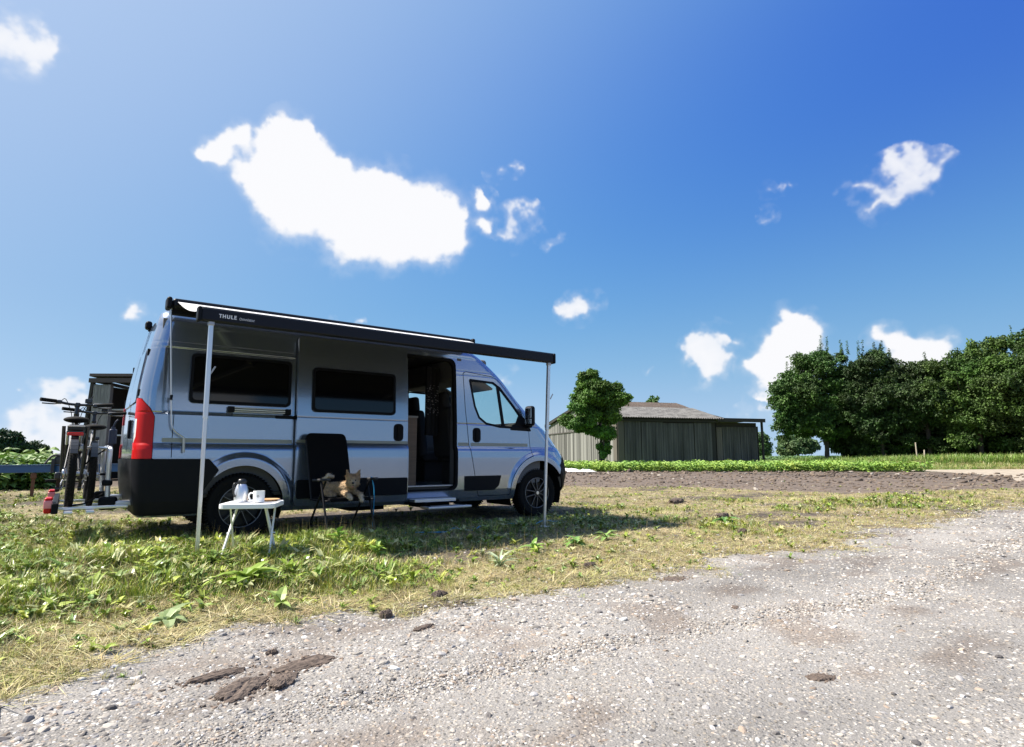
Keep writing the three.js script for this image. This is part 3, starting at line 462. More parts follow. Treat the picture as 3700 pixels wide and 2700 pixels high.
// ---------------------------------------------------------------- trees
const sprigs = [1, 2, 3].map((s) => { const r = mulberry(900 + s), gs = []; for (let k = 0; k < 12; k++) { const g = leafShape(0.62 + 0.3 * r(), 0.42, 0.6, 0.3); gs.push(flat(place(g, (r() - 0.5) * 1.1, (r() - 0.5) * 0.8, (r() - 0.5) * 1.1, (r() - 0.5) * 2.2, r() * 6.28, (r() - 0.5) * 2.2))); } return mergeGeometries(gs); });
const BARK = M(0.07, 0.058, 0.048, 0.95), LEAF = M(1, 1, 1, 0.6, 0, { transmission: 0.32, thickness: 0, specularIntensity: 0.6 });
function tree(name, label, [x, y, z], blobs, { n = 3000, leaf = 0.3, c = [0.06, 0.125, 0.022], trunk = 0.2, trunkTop = 3, group, seed = 1, stems = 1, gap = 0.36, shoots = 0 } = {}) {
  const t = thing(name, label, 'tree', [x, Math.max(y, x > 45 && x < 70 && z > -21 ? bankY(x, z) - 0.02 : 0), z], 0, group), r = mulberry(seed * 7919), g = [];
  for (let s = 0; s < stems; s++) {
    const ox = stems > 1 ? (r() - 0.5) * 0.7 : 0, oz = stems > 1 ? (r() - 0.5) * 0.7 : 0, tp = [ox * 1.6 + (r() - 0.5) * 0.4, trunkTop, oz * 1.6];
    g.push(tube([[ox, -0.1, oz], [ox * 1.2 + (r() - 0.5) * 0.2, trunkTop * 0.5, oz * 1.2], tp], trunk * (stems > 1 ? 0.7 : 1), 8, 10), rod([ox, -0.1, oz], [ox * 1.1, trunkTop * 0.3, oz * 1.1], trunk * 1.35, trunk * 0.9));
    for (const b of blobs) if (r() < 0.9 / Math.sqrt(stems)) g.push(rod(tp, [b[0], b[1], b[2]], trunk * 0.55, trunk * 0.12, 7), ...[0, 1, 2].map(() => rod([mix(tp[0], b[0], 0.6), mix(tp[1], b[1], 0.6), mix(tp[2], b[2], 0.6)], [b[0] + (r() - 0.5) * b[3] * 1.5, b[1] + (r() - 0.1) * b[4], b[2] + (r() - 0.5) * b[5] * 1.5], trunk * 0.22, trunk * 0.06, 5)));
  }
  part(t, 'trunk', g, BARK);
  const lists = [[], [], []], clumps = [];
  for (const b of blobs) {                                                  // every limb carries several clumps of foliage
    const m = 9 + Math.round(b[3] * b[4] * 2.2), rm = Math.min(b[3], b[4], b[5]);
    for (let k = 0; k < m; k++) { const th = r() * 6.283, cz = r() * 1.9 - 0.9, sz = Math.sqrt(Math.max(0, 1 - cz * cz)), rad = 0.5 + 0.42 * r(), q = rm * (0.26 + 0.26 * r()); clumps.push([b[0] + sz * Math.cos(th) * b[3] * rad, b[1] + cz * b[4] * rad, b[2] + sz * Math.sin(th) * b[5] * rad, q * 1.15, q * (0.65 + 0.3 * r()), q * 1.15, 0.75 + 0.5 * r()]); }
  }
  const vol = clumps.map((b) => Math.pow(b[3] * b[4] * b[5], 0.62)), tot = vol.reduce((a, b) => a + b, 0);
  const put = (px, py, pz, s, tone = 1) => { const k = (0.65 + 0.7 * r()) * tone, w = fbm3(px * 0.5 + seed, py * 0.5, pz * 0.5, 2); lists[Math.floor(r() * 3)].push({ m: mat4(px, py, pz, (r() - 0.5) * 1.2, r() * 6.28, (r() - 0.5) * 1.2, s * (0.65 + 0.7 * r())), c: [c[0] * k * (0.7 + 0.7 * w), c[1] * k, c[2] * k] }); };
  for (let i = 0; i < n; i++) {
    let q = r() * tot, j = 0; while (q > vol[j] && j < vol.length - 1) q -= vol[j++];
    const b = clumps[j], th = r() * 6.283, cz = r() * 2 - 1, sz = Math.sqrt(1 - cz * cz), rad = Math.pow(r(), 0.45) * (0.8 + 0.5 * r() * r());
    const px = b[0] + sz * Math.cos(th) * b[3] * rad, py = b[1] + cz * b[4] * rad, pz = b[2] + sz * Math.sin(th) * b[5] * rad;
    if (fbm3(px * 1.3 + seed * 3, py * 1.3, pz * 1.3, 3) < gap - 0.06 || py < 0.3) continue;
    put(px, py, pz, leaf, b[6]);
  }
  for (let i = 0; i < shoots; i++) { const b = blobs[Math.floor(r() * blobs.length)], th = r() * 6.283, x0 = b[0] + Math.cos(th) * b[3] * 0.6 * r(), z0 = b[2] + Math.sin(th) * b[5] * 0.6 * r(), y0 = b[1] + b[4] * 0.75, L = 0.7 + 1.0 * r(), lx = (r() - 0.5) * 0.5; for (let k = 0; k < 9; k++) put(x0 + lx * k / 9, y0 + L * k / 9, z0, leaf * mix(0.8, 0.42, k / 9)); }
  const C = new THREE.Group(); C.name = 'crown'; C.userData.kind = 'stuff'; lists.forEach((l, k) => { if (l.length) { const im = copies(sprigs[k], LEAF, l); im.name = 'foliage'; im.userData.kind = 'stuff'; C.add(im); } }); t.add(C);
  return t;
}
tree('ash_tree', 'bushy light green tree growing at the plank gable of the barn', [27.2, 0, -21.9], [[-1.0, 3.9, -0.75, 1.15, 1.4, 1.15], [0.75, 4.0, 0.55, 1.15, 1.5, 1.15], [-0.45, 5.2, -0.3, 1.15, 1.2, 1.15], [-0.6, 6.1, -0.4, 0.65, 0.8, 0.65], [0.5, 5.1, 0.3, 1.05, 1.0, 1.05], [0.0, 2.9, 0, 1.1, 1.1, 1.1], [-0.9, 3.0, -0.6, 0.65, 0.7, 0.65], [0.25, 1.6, 0.2, 0.45, 0.9, 0.45]], { n: 12500, leaf: 0.18, c: [0.085, 0.18, 0.022], trunk: 0.085, trunkTop: 2.4, seed: 3, stems: 3, gap: 0.31 });
const ROW = 'trees along the field edge';
tree('maple_tree', 'rounded dark green tree with tall shoots, next to the barn lean-to', [54.4, 0, -20.0], [[-2.0, 5.2, -1.7, 2.6, 2.6, 2.4], [1.0, 5.6, 0.4, 2.7, 2.9, 2.6], [0.0, 8.0, -0.5, 2.3, 2.3, 2.2], [0.3, 3.2, 0, 2.6, 1.6, 2.4], [-1.5, 7.0, -1.5, 1.9, 1.8, 1.8], [1.9, 8.8, 1.2, 0.8, 1.7, 0.8], [0.2, 9.4, 0, 1.1, 1.1, 1.1], [2.2, 6.6, 1.4, 1.6, 2.0, 1.6], [-2.6, 3.0, -2.2, 1.2, 1.1, 1.2]], { n: 13500, leaf: 0.225, c: [0.056, 0.12, 0.017], trunk: 0.2, trunkTop: 3.2, seed: 5, gap: 0.39, shoots: 18, group: ROW });
tree('maple_tree', 'dark round-topped tree in the tree row, beside the one with tall shoots', [56.6, 0, -16.2], [[0, 5.2, 0, 2.8, 3.0, 2.7], [-0.8, 7.7, -0.4, 1.9, 2.2, 1.9], [1.1, 7.3, 0.8, 1.9, 2.2, 1.9], [0, 2.9, 0, 2.8, 1.7, 2.6], [0.3, 9.0, 0.2, 1.0, 1.2, 1.0], [-1.8, 4.6, -1.4, 1.8, 2.4, 1.8]], { n: 12000, leaf: 0.225, c: [0.036, 0.078, 0.013], trunk: 0.2, trunkTop: 3, seed: 8, gap: 0.38, shoots: 12, group: ROW });
tree('maple_tree', 'lowest of the dark trees in the row, between two taller crowns', [58.0, 0, -13.0], [[0, 4.7, 0, 2.7, 2.9, 2.7], [0.3, 7.0, 0, 2.0, 2.0, 2.0], [-0.4, 2.4, 0, 2.8, 1.7, 2.6], [1.4, 5.6, 0.9, 1.9, 2.2, 1.9], [-1.6, 5.6, -1.2, 1.8, 2.2, 1.8]], { n: 11000, leaf: 0.225, c: [0.036, 0.076, 0.013], trunk: 0.18, trunkTop: 2.8, seed: 11, gap: 0.38, shoots: 9, group: ROW });
tree('willow_tree', 'broad tall tree with yellowish green top at the far end of the tree row', [58.6, 0, -9.6], [[0, 5.0, 0, 3.0, 3.4, 2.9], [0.8, 7.9, 0.5, 2.6, 2.3, 2.5], [-1.4, 6.3, -1.1, 2.2, 2.3, 2.2], [1.8, 6.4, 1.3, 2.4, 2.8, 2.4], [0, 2.2, 0, 3.1, 1.9, 2.9], [0.9, 9.3, 0.4, 1.5, 1.0, 1.5]], { n: 13500, leaf: 0.22, c: [0.075, 0.14, 0.018], trunk: 0.22, trunkTop: 2.6, seed: 14, gap: 0.37, shoots: 10, group: ROW });
tree('willow_tree', 'large leafy tree closing the tree row beside the sandy track', [60.2, 0, -5.6], [[0, 5.0, 0, 3.1, 3.4, 3.0], [0, 8.0, 0, 2.8, 2.4, 2.8], [1.6, 6.4, 1.4, 2.6, 2.9, 2.6], [0, 2.2, 0, 3.1, 1.9, 2.9], [-1.8, 6.0, -1.4, 2.0, 2.4, 2.0]], { n: 12500, leaf: 0.22, c: [0.064, 0.118, 0.017], trunk: 0.22, trunkTop: 2.6, seed: 17, gap: 0.37, shoots: 7, group: ROW });
for (const [i, x, z, h, lab] of [[0, 59.5, -17.5, 7.5, 'shaded bush behind the round-topped dark tree'], [1, 62.0, -13.0, 7.5, 'shaded bush behind the lowest dark tree of the row'], [2, 63.2, -9.2, 8.0, 'shaded bush behind the yellowish green tall tree'], [3, 65, -4.5, 8.5, 'shaded bush behind the tree that closes the row']])
  tree('hedge_tree', lab, [x, 0, z], [[0, h * 0.33, 0, 3.2, h * 0.33, 3.2], [0.5, h * 0.62, 0, 2.8, h * 0.3, 2.8], [-0.5, 1.4, 0, 3.2, 1.6, 3.2], [-2, 2.4, -1.6, 2.2, 2.4, 2.2]], { n: 5200, leaf: 0.38, c: [0.04, 0.085, 0.016], trunk: 0.18, trunkTop: 2, seed: 30 + i, gap: 0.28, group: 'bushes behind the tree row' });
tree('far_tree', 'small treetop showing above the barn roof ridge', [53.8, 0, -38.8], [[0, 4.6, 0, 2.0, 2.2, 2.0], [-0.6, 6.6, -0.4, 0.9, 1.2, 0.9], [0.9, 6.2, 0.6, 1.0, 0.9, 1.0]], { n: 1500, leaf: 0.3, c: [0.07, 0.15, 0.02], trunk: 0.15, trunkTop: 3, seed: 41 });
tree('far_tree', 'distant pale round tree standing in the fields beside the barn posts', [116.5, 0, -55.6], [[0, 3.2, 0, 3.0, 2.2, 3.0], [-1.6, 2.3, -1.4, 2.2, 1.6, 2.2], [1.6, 2.6, 1.4, 2.2, 1.7, 2.2]], { n: 1800, leaf: 0.5, c: [0.12, 0.19, 0.07], trunk: 0.2, trunkTop: 1.6, seed: 43, gap: 0.28, group: 'distant trees across the fields' });
tree('far_tree', 'distant dark willow partly hidden by the barn lean-to', [109, 0, -60.0], [[0, 3.6, 0, 2.2, 2.6, 2.2], [0.8, 2.0, 0.5, 1.9, 1.6, 1.9]], { n: 1200, leaf: 0.5, c: [0.09, 0.15, 0.05], trunk: 0.2, trunkTop: 1.6, seed: 44, gap: 0.28, group: 'distant trees across the fields' });
tree('far_tree', 'tall dark distant tree beyond the crop left of the shed', [-8.6, 0, -110], [[0, 2.6, 0, 1.9, 2.0, 1.9], [-0.8, 3.4, 0, 1.3, 1.2, 1.3]], { n: 1100, leaf: 0.5, c: [0.04, 0.07, 0.03], trunk: 0.2, trunkTop: 1.6, seed: 45, gap: 0.26, group: 'distant trees beyond the crop' });
tree('far_tree', 'low dark distant bush tapering off beyond the crop', [-5.6, 0, -109.6], [[0, 1.7, 0, 1.5, 1.4, 1.5], [1.3, 1.0, 0.4, 1.2, 0.9, 1.2], [-1.1, 1.9, 0, 1.0, 1.0, 1.0]], { n: 900, leaf: 0.45, c: [0.05, 0.085, 0.03], trunk: 0.15, trunkTop: 1.0, seed: 46, gap: 0.26, group: 'distant trees beyond the crop' });
for (const [x, z, h, lab] of [[50.2, -11.3, 1.5, 'leaning pale wooden stake in the long grass before the trees'], [50.6, -11.0, 0.95, 'short pale wooden stake in the long grass before the trees']]) { const s = thing('stake', lab, 'stake', [x, bankY(x, z), z]); part(s, 'post', [bar([0, -0.1, 0], [0.08 - 0.3 * (h > 1), h, 0.05], 0.09, 0.07, [0, 0, 1])], M(0.42, 0.36, 0.28, 0.9)); }

// ---------------------------------------------------------------- crop rows and long grass
const bushy = [1, 2, 3].map((s) => { const r = mulberry(700 + s), gs = []; for (let k = 0; k < 46; k++) { const th = r() * 6.28, rad = Math.sqrt(r()) * 0.5, h = Math.pow(r(), 0.7) * (0.95 - rad * 0.7), g = leafShape(0.24 + 0.12 * r(), 0.17, 0.9, 0.25); gs.push(flat(place(g, Math.cos(th) * rad, h, Math.sin(th) * rad, -(0.1 + 0.7 * r()), th * -1 + 1.57 + (r() - 0.5) * 2, (r() - 0.5) * 0.8))); } return mergeGeometries(gs); });
const CROP = M(1, 1, 1, 0.55, 0, { transmission: 0.3, thickness: 0, specularIntensity: 0.7 });
function mass(name, label, category, geos, mat, list) { const G = new THREE.Group(), L = geos.map(() => []); list.forEach((q) => L[Math.floor(rnd() * geos.length)].push(q)); L.forEach((l, k) => { if (l.length) { const im = copies(geos[k], mat, l); im.name = 'plant'; G.add(im); } }); return top(G, name, 'stuff', label, category); }
{
  const list = [];                                                          // rows run across the view, from the plastic sheet to the sandy track
  for (let row = 0; row < 9; row++) for (let i = 0; i < 66; i++) {
    const s = -1.5 + i * 0.34 + rr(-0.1, 0.1), d = row * 0.75 + rr(-0.12, 0.12); if (row > 1 && s > 20.6 - 0.2 * row) continue; if (row === 0 && s > 15.8 && s < 17 && rnd() < 0.8) continue;
    const x = 21.4 + 0.8 * s + 0.6 * d, z = -18.9 + 0.6 * s - 0.8 * d, k = rr(0.52, 0.74) * (0.88 + 0.35 * fbm2(s * 0.7, row, 2));
    list.push({ m: mat4(x, 0, z, rr(-0.1, 0.1), rr(0, 6.28), rr(-0.1, 0.1), k * rr(0.9, 1.15), k * 0.92, k * rr(0.9, 1.15)), c: tint(pick([[0.29, 0.44, 0.07], [0.22, 0.37, 0.055], [0.36, 0.50, 0.1]]), 0.3) });
  }
  mass('crop_row', 'bright green leafy crop growing in rows before the barn', 'crop', bushy, CROP, list);
}
{
  const list = [];
  for (let i = 0; i < 1500; i++) { const x = rr(-12, -1.9), z = rr(-23, -13.2); if (x > -1.6 - (z + 13) * 0.02) continue; const k = rr(0.6, 1.0) * (rnd() > 0.9 ? 1.3 : 1); list.push({ m: mat4(x, 0, z, rr(-0.2, 0.2), rr(0, 6.28), rr(-0.2, 0.2), k, k * 1.05, k), c: tint(pick([[0.16, 0.28, 0.045], [0.12, 0.22, 0.04], [0.20, 0.31, 0.07]]), 0.4) }); }
  mass('field_crop', 'tall leafy crop covering the field beyond the blue trailer frame', 'crop', bushy, CROP, list);
}
{
  const list = [], far = [];
  for (let i = 0; i < 9500; i++) {                                          // a strip along the track, and thinner under the trees
    const near = rnd() < 0.6, s = near ? rr(-1, 34) : rr(-4, 30), d = near ? rr(0, 4.5) * (s < 9 ? 1.2 : 1) : rr(4, 16), x = 41.8 + 0.8 * s + 0.6 * d, z = -14.4 + 0.6 * s - 0.8 * d;
    if (near && s < 2.5 && d < 1) continue;
    const h = (near ? rr(0.4, 0.85) * (0.7 + 0.3 * sstep(3, 12, s)) : rr(0.3, 0.7)); list.push({ m: mat4(x, Math.max(0, bankY(x, z)), z, 0, rr(0, 6.28), 0, h * 0.8, h, h * 0.8), c: tint(pick([[0.2, 0.33, 0.055], [0.25, 0.37, 0.07], [0.34, 0.37, 0.12], [0.15, 0.26, 0.045]]), 0.4) });
  }
  for (let i = 0; i < 4200; i++) { const s = rr(1, 36), d = rr(-2.4, 0.6), x = 41.8 + 0.8 * s + 0.6 * d, z = -14.4 + 0.6 * s - 0.8 * d, h = rr(0.12, 0.34); list.push({ m: mat4(x, Math.max(0, bankY(x, z)), z, 0, rr(0, 6.28), 0, h * 1.3, h, h * 1.3), c: tint(pick([[0.36, 0.36, 0.14], [0.45, 0.4, 0.2], [0.2, 0.3, 0.06]]), 0.4) }); }
  mass('long_grass', 'long green grass along the verge under the tree row', 'grass', fineTufts, grassMat, list);
  for (let i = 0; i < 900; i++) { const x = rr(70, 150), z = -24.5 - (x - 38) * 0.30 + rr(-9, 9), k = rr(0.7, 1.1); far.push({ m: mat4(x, 0, z, 0, rr(0, 6.28), 0, k * 1.5, k, k * 1.5), c: tint([0.11, 0.2, 0.04], 0.4) }); }
  mass('far_crop', 'distant green crop field seen past the barn lean-to', 'crop', bushy, CROP, far);
}


// ---------------------------------------------------------------- the campervan: x runs from tail to nose, its near side lies near z = 0
const PAINT = M(0.325, 0.38, 0.475, 0.2, 0.8, { clearcoat: 1, clearcoatRoughness: 0.05 });
const BLACKP = M(0.006, 0.007, 0.010, 0.55, 0, { specularIntensity: 0.28 }), RUBBER = M(0.008, 0.008, 0.008, 0.85, 0, { specularIntensity: 0.4 }), ALU = M(0.68, 0.69, 0.71, 0.32, 0.9), CHROME = M(0.8, 0.8, 0.82, 0.12, 1), WHITEMETAL = M(0.78, 0.79, 0.8, 0.4);
const DARKIN = M(0.05, 0.05, 0.053, 0.9, 0, { specularIntensity: 0.4 }), FELT = M(0.16, 0.16, 0.165, 0.95, 0, { specularIntensity: 0.3 }), TINT = M(0.004, 0.004, 0.005, 0.06, 0, { specularIntensity: 0.9, ior: 1.5 }), GLASS = M(0.78, 0.9, 0.88, 0.01, 0, { transmission: 1, thickness: 0, ior: 1.5 });
const van = thing('campervan', 'silver blue high-roof campervan with its sliding door open beside the grass', 'campervan');
const RT = 2.42, HW = 1.025;
const xr = smoothTab([[0.25, -0.93], [0.6, -0.985], [0.85, -1.0], [1.4, -0.995], [1.9, -0.94], [2.2, -0.885], [2.34, -0.855], [2.42, -0.79]]);
const xn = smoothTab([[0.25, 4.55], [0.33, 4.74], [0.45, 4.83], [0.6, 4.87], [0.8, 4.83], [0.95, 4.74], [1.1, 4.62], [1.25, 4.46], [1.36, 4.28], [1.6, 3.97], [2.0, 3.58], [2.3, 3.17], [2.42, 2.9]]);
const noseL = (y) => mix(0.55, 0.36, sstep(1.1, 1.6, y));
const PW = 2.6;
const zsideT = lin([[0.25, -0.05], [0.32, -0.02], [0.42, -0.002], [0.6, 0.004], [0.85, 0.003], [0.93, -0.002], [0.965, -0.012], [0.99, -0.030], [1.05, -0.032], [1.286, -0.036], [1.292, -0.044], [1.300, -0.044], [1.306, -0.037], [1.6, -0.055], [1.965, -0.077], [1.972, -0.081], [1.979, -0.078], [2.023, -0.082], [2.03, -0.086], [2.037, -0.083], [2.2, -0.105]]);
function zside(y, x, flare) {
  let z = 0; for (const k of [-1, 0, 1]) z += zsideT(y + k * 0.004) / 3;
  if (y > RT - 0.2) { const t = Math.min(1, (y - RT + 0.2) / 0.2); z -= 0.2 * (1 - Math.sqrt(Math.max(0, 1 - t * t))); }
  if (flare) {
    for (const [hx, r0] of [[0, 0.55], [4.035, 0.58]]) { const R = Math.hypot(x - hx, (y - 0.345) * 0.97); z += 0.032 * sstep(r0, r0 - 0.07, R) * sstep(0.2, 0.4, y); }
    z -= 0.012 * sstep(-0.80, -0.785, x) * sstep(0.49, 0.475, x) * sstep(1.30, 1.315, y) * sstep(1.985, 1.97, y);
  }
  return z;
}
function bodyPoint(s, y, flare = true) {
  let x = s, z; const X0 = xr(y), rc = 0.14, L = noseL(y), xf = xn(y) - L;
  z = zside(y, s, flare);
  if (s < X0 + rc) { const a = (X0 + rc - s) / rc; if (a < Math.PI / 2) { x = X0 + rc - rc * Math.sin(a); z -= rc * (1 - Math.cos(a)); } else { x = X0; z -= rc + (a - Math.PI / 2) * rc; } }
  if (s > xf) { const q = Math.min(1, (s - xf) / L); z -= (HW + z) * (1 - Math.pow(Math.max(0, 1 - Math.pow(q, PW)), 1 / PW)); }
  return V3(x, y, z);
}
function bodyAt(s, y, off, flare, left) {
  const e = 0.003, p = bodyPoint(s, y, flare), a = bodyPoint(s + e, y, flare).sub(bodyPoint(s - e, y, flare)), b = bodyPoint(s, y + e, flare).sub(bodyPoint(s, y - e, flare)), n = new THREE.Vector3().crossVectors(a, b).normalize();
  p.addScaledVector(n, off);
  if (left) { p.z = -2 * HW - p.z; n.z = -n.z; }
  return [p, n];
}
// a sheet of bodywork: the part of the surface where sdf(s, y) < 0, with its edges turned in
function panel(sdf, [s0, s1, y0, y1], { off = 0, flare = true, left = false, ds = 0.02, dy = 0.012, thick = 0.018, at = null } = {}) {
  const ns = Math.max(2, Math.round((s1 - s0) / ds)), ny = Math.max(2, Math.round((y1 - y0) / dy)), P = [], N = [], UV = [], cache = new Map();
  const S = (i) => s0 + (s1 - s0) * i / ns, Y = (j) => y0 + (y1 - y0) * j / ny, val = new Float32Array((ns + 1) * (ny + 1));
  const f = at ?? ((s, y, o) => bodyAt(s, y, o, flare, left));
  for (let j = 0; j <= ny; j++) for (let i = 0; i <= ns; i++) val[j * (ns + 1) + i] = sdf(S(i), Y(j));
  const corner = (i, j) => { const k = j * (ns + 1) + i; let c = cache.get(k); if (!c) { c = [...f(S(i), Y(j), off), S(i), Y(j)]; cache.set(k, c); } return c; };
  const put = (c) => { P.push(c[0].x, c[0].y, c[0].z); N.push(c[1].x, c[1].y, c[1].z); UV.push(c[2], c[3]); };
  const wall = (a, b) => {
    const ai = a[0].clone().addScaledVector(a[1], -thick), bi = b[0].clone().addScaledVector(b[1], -thick), n = new THREE.Vector3().crossVectors(b[0].clone().sub(a[0]), ai.clone().sub(a[0])).normalize();
    for (const q of [a[0], b[0], bi, a[0], bi, ai]) { P.push(q.x, q.y, q.z); N.push(n.x, n.y, n.z); UV.push(a[2], a[3]); }
  };
  for (let j = 0; j < ny; j++) for (let i = 0; i < ns; i++) {
    const ij = [[i, j], [i + 1, j], [i + 1, j + 1], [i, j + 1]], v = ij.map(([a, b]) => val[b * (ns + 1) + a]);
    if (v.every((q) => q >= 0)) continue;
    const poly = [], cut = [];
    for (let k = 0; k < 4; k++) {
      const a = ij[k], b = ij[(k + 1) % 4], va = v[k], vb = v[(k + 1) % 4];
      if (va < 0) poly.push(corner(...a));
      if ((va < 0) !== (vb < 0)) { const t = va / (va - vb), s = mix(S(a[0]), S(b[0]), t), y = mix(Y(a[1]), Y(b[1]), t), c = [...f(s, y, off), s, y]; poly.push(c); cut.push(c); }
    }
    for (let k = 1; k + 1 < poly.length; k++) { const t = left ? [poly[0], poly[k + 1], poly[k]] : [poly[0], poly[k], poly[k + 1]]; t.forEach(put); }
    if (cut.length === 2 && thick > 0) wall(cut[0], cut[1]);
  }
  const g = new THREE.BufferGeometry();
  g.setAttribute('position', new THREE.Float32BufferAttribute(P, 3)); g.setAttribute('normal', new THREE.Float32BufferAttribute(N, 3)); g.setAttribute('uv', new THREE.Float32BufferAttribute(UV, 2));
  return g;
}
const sdBox = (x, y, x0, x1, y0, y1, r = 0) => { const dx = Math.abs(x - (x0 + x1) / 2) - (x1 - x0) / 2 + r, dy = Math.abs(y - (y0 + y1) / 2) - (y1 - y0) / 2 + r; return Math.hypot(Math.max(dx, 0), Math.max(dy, 0)) + Math.min(Math.max(dx, dy), 0) - r; };
function sdPoly(pts, r = 0) {
  return (x, y) => {
    let d = 1e9, inside = false;
    for (let i = 0, j = pts.length - 1; i < pts.length; j = i++) {
      const [xi, yi] = pts[i], [xj, yj] = pts[j], ex = xj - xi, ey = yj - yi, t = clamp(((x - xi) * ex + (y - yi) * ey) / (ex * ex + ey * ey));
      d = Math.min(d, Math.hypot(x - xi - ex * t, y - yi - ey * t));
      if ((yi > y) !== (yj > y) && x < (xj - xi) * (y - yi) / (yj - yi) + xi) inside = !inside;
    }
    return (inside ? -d : d) - r;
  };
}
const sub = (a, ...b) => Math.max(a, ...b.map((q) => -q));
const frontLimit = (y) => xn(y) - noseL(y) * 0.3;
const archR = (s, y) => Math.hypot(s, y - 0.355) - 0.41, archF = (s, y) => Math.hypot(s - 4.035, y - 0.345) - 0.455;
const cabDoor = (() => { const q = sdPoly([[2.775, 1.99], [2.81, 2.01], [3.24, 1.975], [3.38, 1.905], [3.60, 1.685], [3.76, 1.49], [3.855, 1.34], [3.868, 1.2], [3.90, 0.84], [3.9, 0.34], [3.0, 0.34], [2.97, 0.42], [2.93, 0.62], [2.85, 1.03], [2.80, 1.5]], 0.006); return (s, y) => Math.max(q(s, y), 0.535 - Math.hypot(s - 4.035, y - 0.345)); })();
const cabWin = sdPoly([[2.885, 1.90], [3.26, 1.885], [3.37, 1.82], [3.60, 1.575], [3.74, 1.405], [3.80, 1.30], [3.79, 1.275], [3.36, 1.285], [3.13, 1.325], [3.02, 1.40], [2.955, 1.55]], 0.02);
const tail = sdPoly([[-1.11, 0.85], [-0.87, 0.85], [-0.87, 1.25], [-0.91, 1.33], [-1.0, 1.42], [-1.11, 1.43]], 0.012);
const bumperR = sdPoly([[-2.1, 0.30], [-0.40, 0.30], [-0.385, 0.45], [-0.30, 0.66], [-0.26, 0.72], [-0.345, 0.828], [-2.1, 0.828]], 0.004);
const bumperF = sdPoly([[4.36, 0.28], [4.40, 0.42], [4.44, 0.62], [4.48, 0.74], [4.62, 0.90], [4.72, 0.94], [5.2, 0.94], [5.2, 0.28]], 0.004);
const lampF = sdPoly([[4.20, 1.22], [4.34, 1.03], [4.48, 1.00], [4.50, 1.06], [4.36, 1.24]], 0.01);
const slideHole = (s, y) => sdBox(s, y, 1.36, 2.655, 0.42, 2.185, 0.09);
const REAR = -1.10;                                                         // where the side meets the rear doors, along the surface
function sideShell(left) {
  return panel((s, y) => {
    let d = Math.max(0.27 - y, y - (RT - 0.001), s - frontLimit(y), REAR - s);
    d = sub(d, cabDoor(s, y) - 0.009, archR(s, y), archF(s, y), tail(s, y) - 0.006, bumperR(s, y) - 0.005, bumperF(s, y) - 0.003, lampF(s, y) - 0.003);
    return left ? d : sub(d, slideHole(s, y));
  }, [REAR - 0.01, 4.75, 0.26, RT], { left, ds: left ? 0.04 : 0.02, dy: left ? 0.03 : 0.012 });
}
part(van, 'body_side', sideShell(false), PAINT);
part(van, 'body_side', sideShell(true), PAINT);
// cab doors
for (const left of [false, true]) {
  const o = { left, ds: left ? 0.03 : 0.016, dy: left ? 0.03 : 0.012 };
  const d = part(van, 'cab_door', panel((s, y) => sub(cabDoor(s, y), cabWin(s, y)), [2.75, 3.95, 0.32, 2.04], { ...o, off: 0.001, thick: 0.035 }), PAINT);
  part(d, 'window_seal', panel((s, y) => Math.max(cabWin(s, y) - 0.006, -Math.min(0.0, 0) - cabWin(s, y) - 0.024), [2.83, 3.9, 1.22, 1.96], { ...o, off: 0.004, ds: 0.012 }), BLACKP);
  part(d, 'window_divider', panel((s, y) => Math.max(cabWin(s, y), Math.abs(s - (3.335 + (1.9 - y) * 0.14)) - 0.022), [3.2, 3.6, 1.22, 1.96], { ...o, off: 0.003, ds: 0.012 }), BLACKP);
  part(d, 'window_pane', panel((s, y) => cabWin(s, y) + 0.004, [2.83, 3.9, 1.22, 1.96], { ...o, off: -0.014, thick: 0 }), GLASS);
  if (!left) {
    part(d, 'door_handle', panel((s, y) => sdBox(s, y, 2.905, 3.03, 1.05, 1.25, 0.05), [2.88, 3.06, 1.02, 1.28], { off: 0.008, ds: 0.008, dy: 0.008 }), BLACKP);
    part(d, 'handle_grip', panel((s, y) => sdBox(s, y, 2.945, 2.99, 1.07, 1.235, 0.02), [2.92, 3.0, 1.04, 1.26], { off: 0.024, ds: 0.008, dy: 0.008 }), RUBBER);
    part(d, 'sill_cladding', panel((s, y) => sdPoly([[2.765, 0.415], [3.24, 0.415], [3.31, 0.47], [3.345, 0.595], [2.765, 0.595]], 0.006)(s, y), [2.74, 3.38, 0.39, 0.62], { off: 0.012 }), BLACKP);
    part(d, 'mirror_base', panel(sdPoly([[3.71, 1.455], [3.79, 1.405], [3.88, 1.27], [3.90, 1.235], [3.56, 1.245], [3.585, 1.29], [3.65, 1.33]], 0.012), [3.5, 3.96, 1.2, 1.5], { off: 0.012, ds: 0.01 }), BLACKP);
    part(d, 'mirror_housing', [rbox(0.09, 0.29, 0.15, 0.04, 3.81, 1.44, 0.085, 0, 0.25, 0), rbox(0.07, 0.06, 0.12, 0.02, 3.83, 1.30, 0.02)], BLACKP);
    part(d, 'mirror_glass', [rbox(0.006, 0.14, 0.11, 0.002, 3.762, 1.48, 0.10, 0, 0.25, 0), rbox(0.006, 0.07, 0.11, 0.002, 3.762, 1.36, 0.10, 0, 0.25, 0)], CHROME);
  }
}
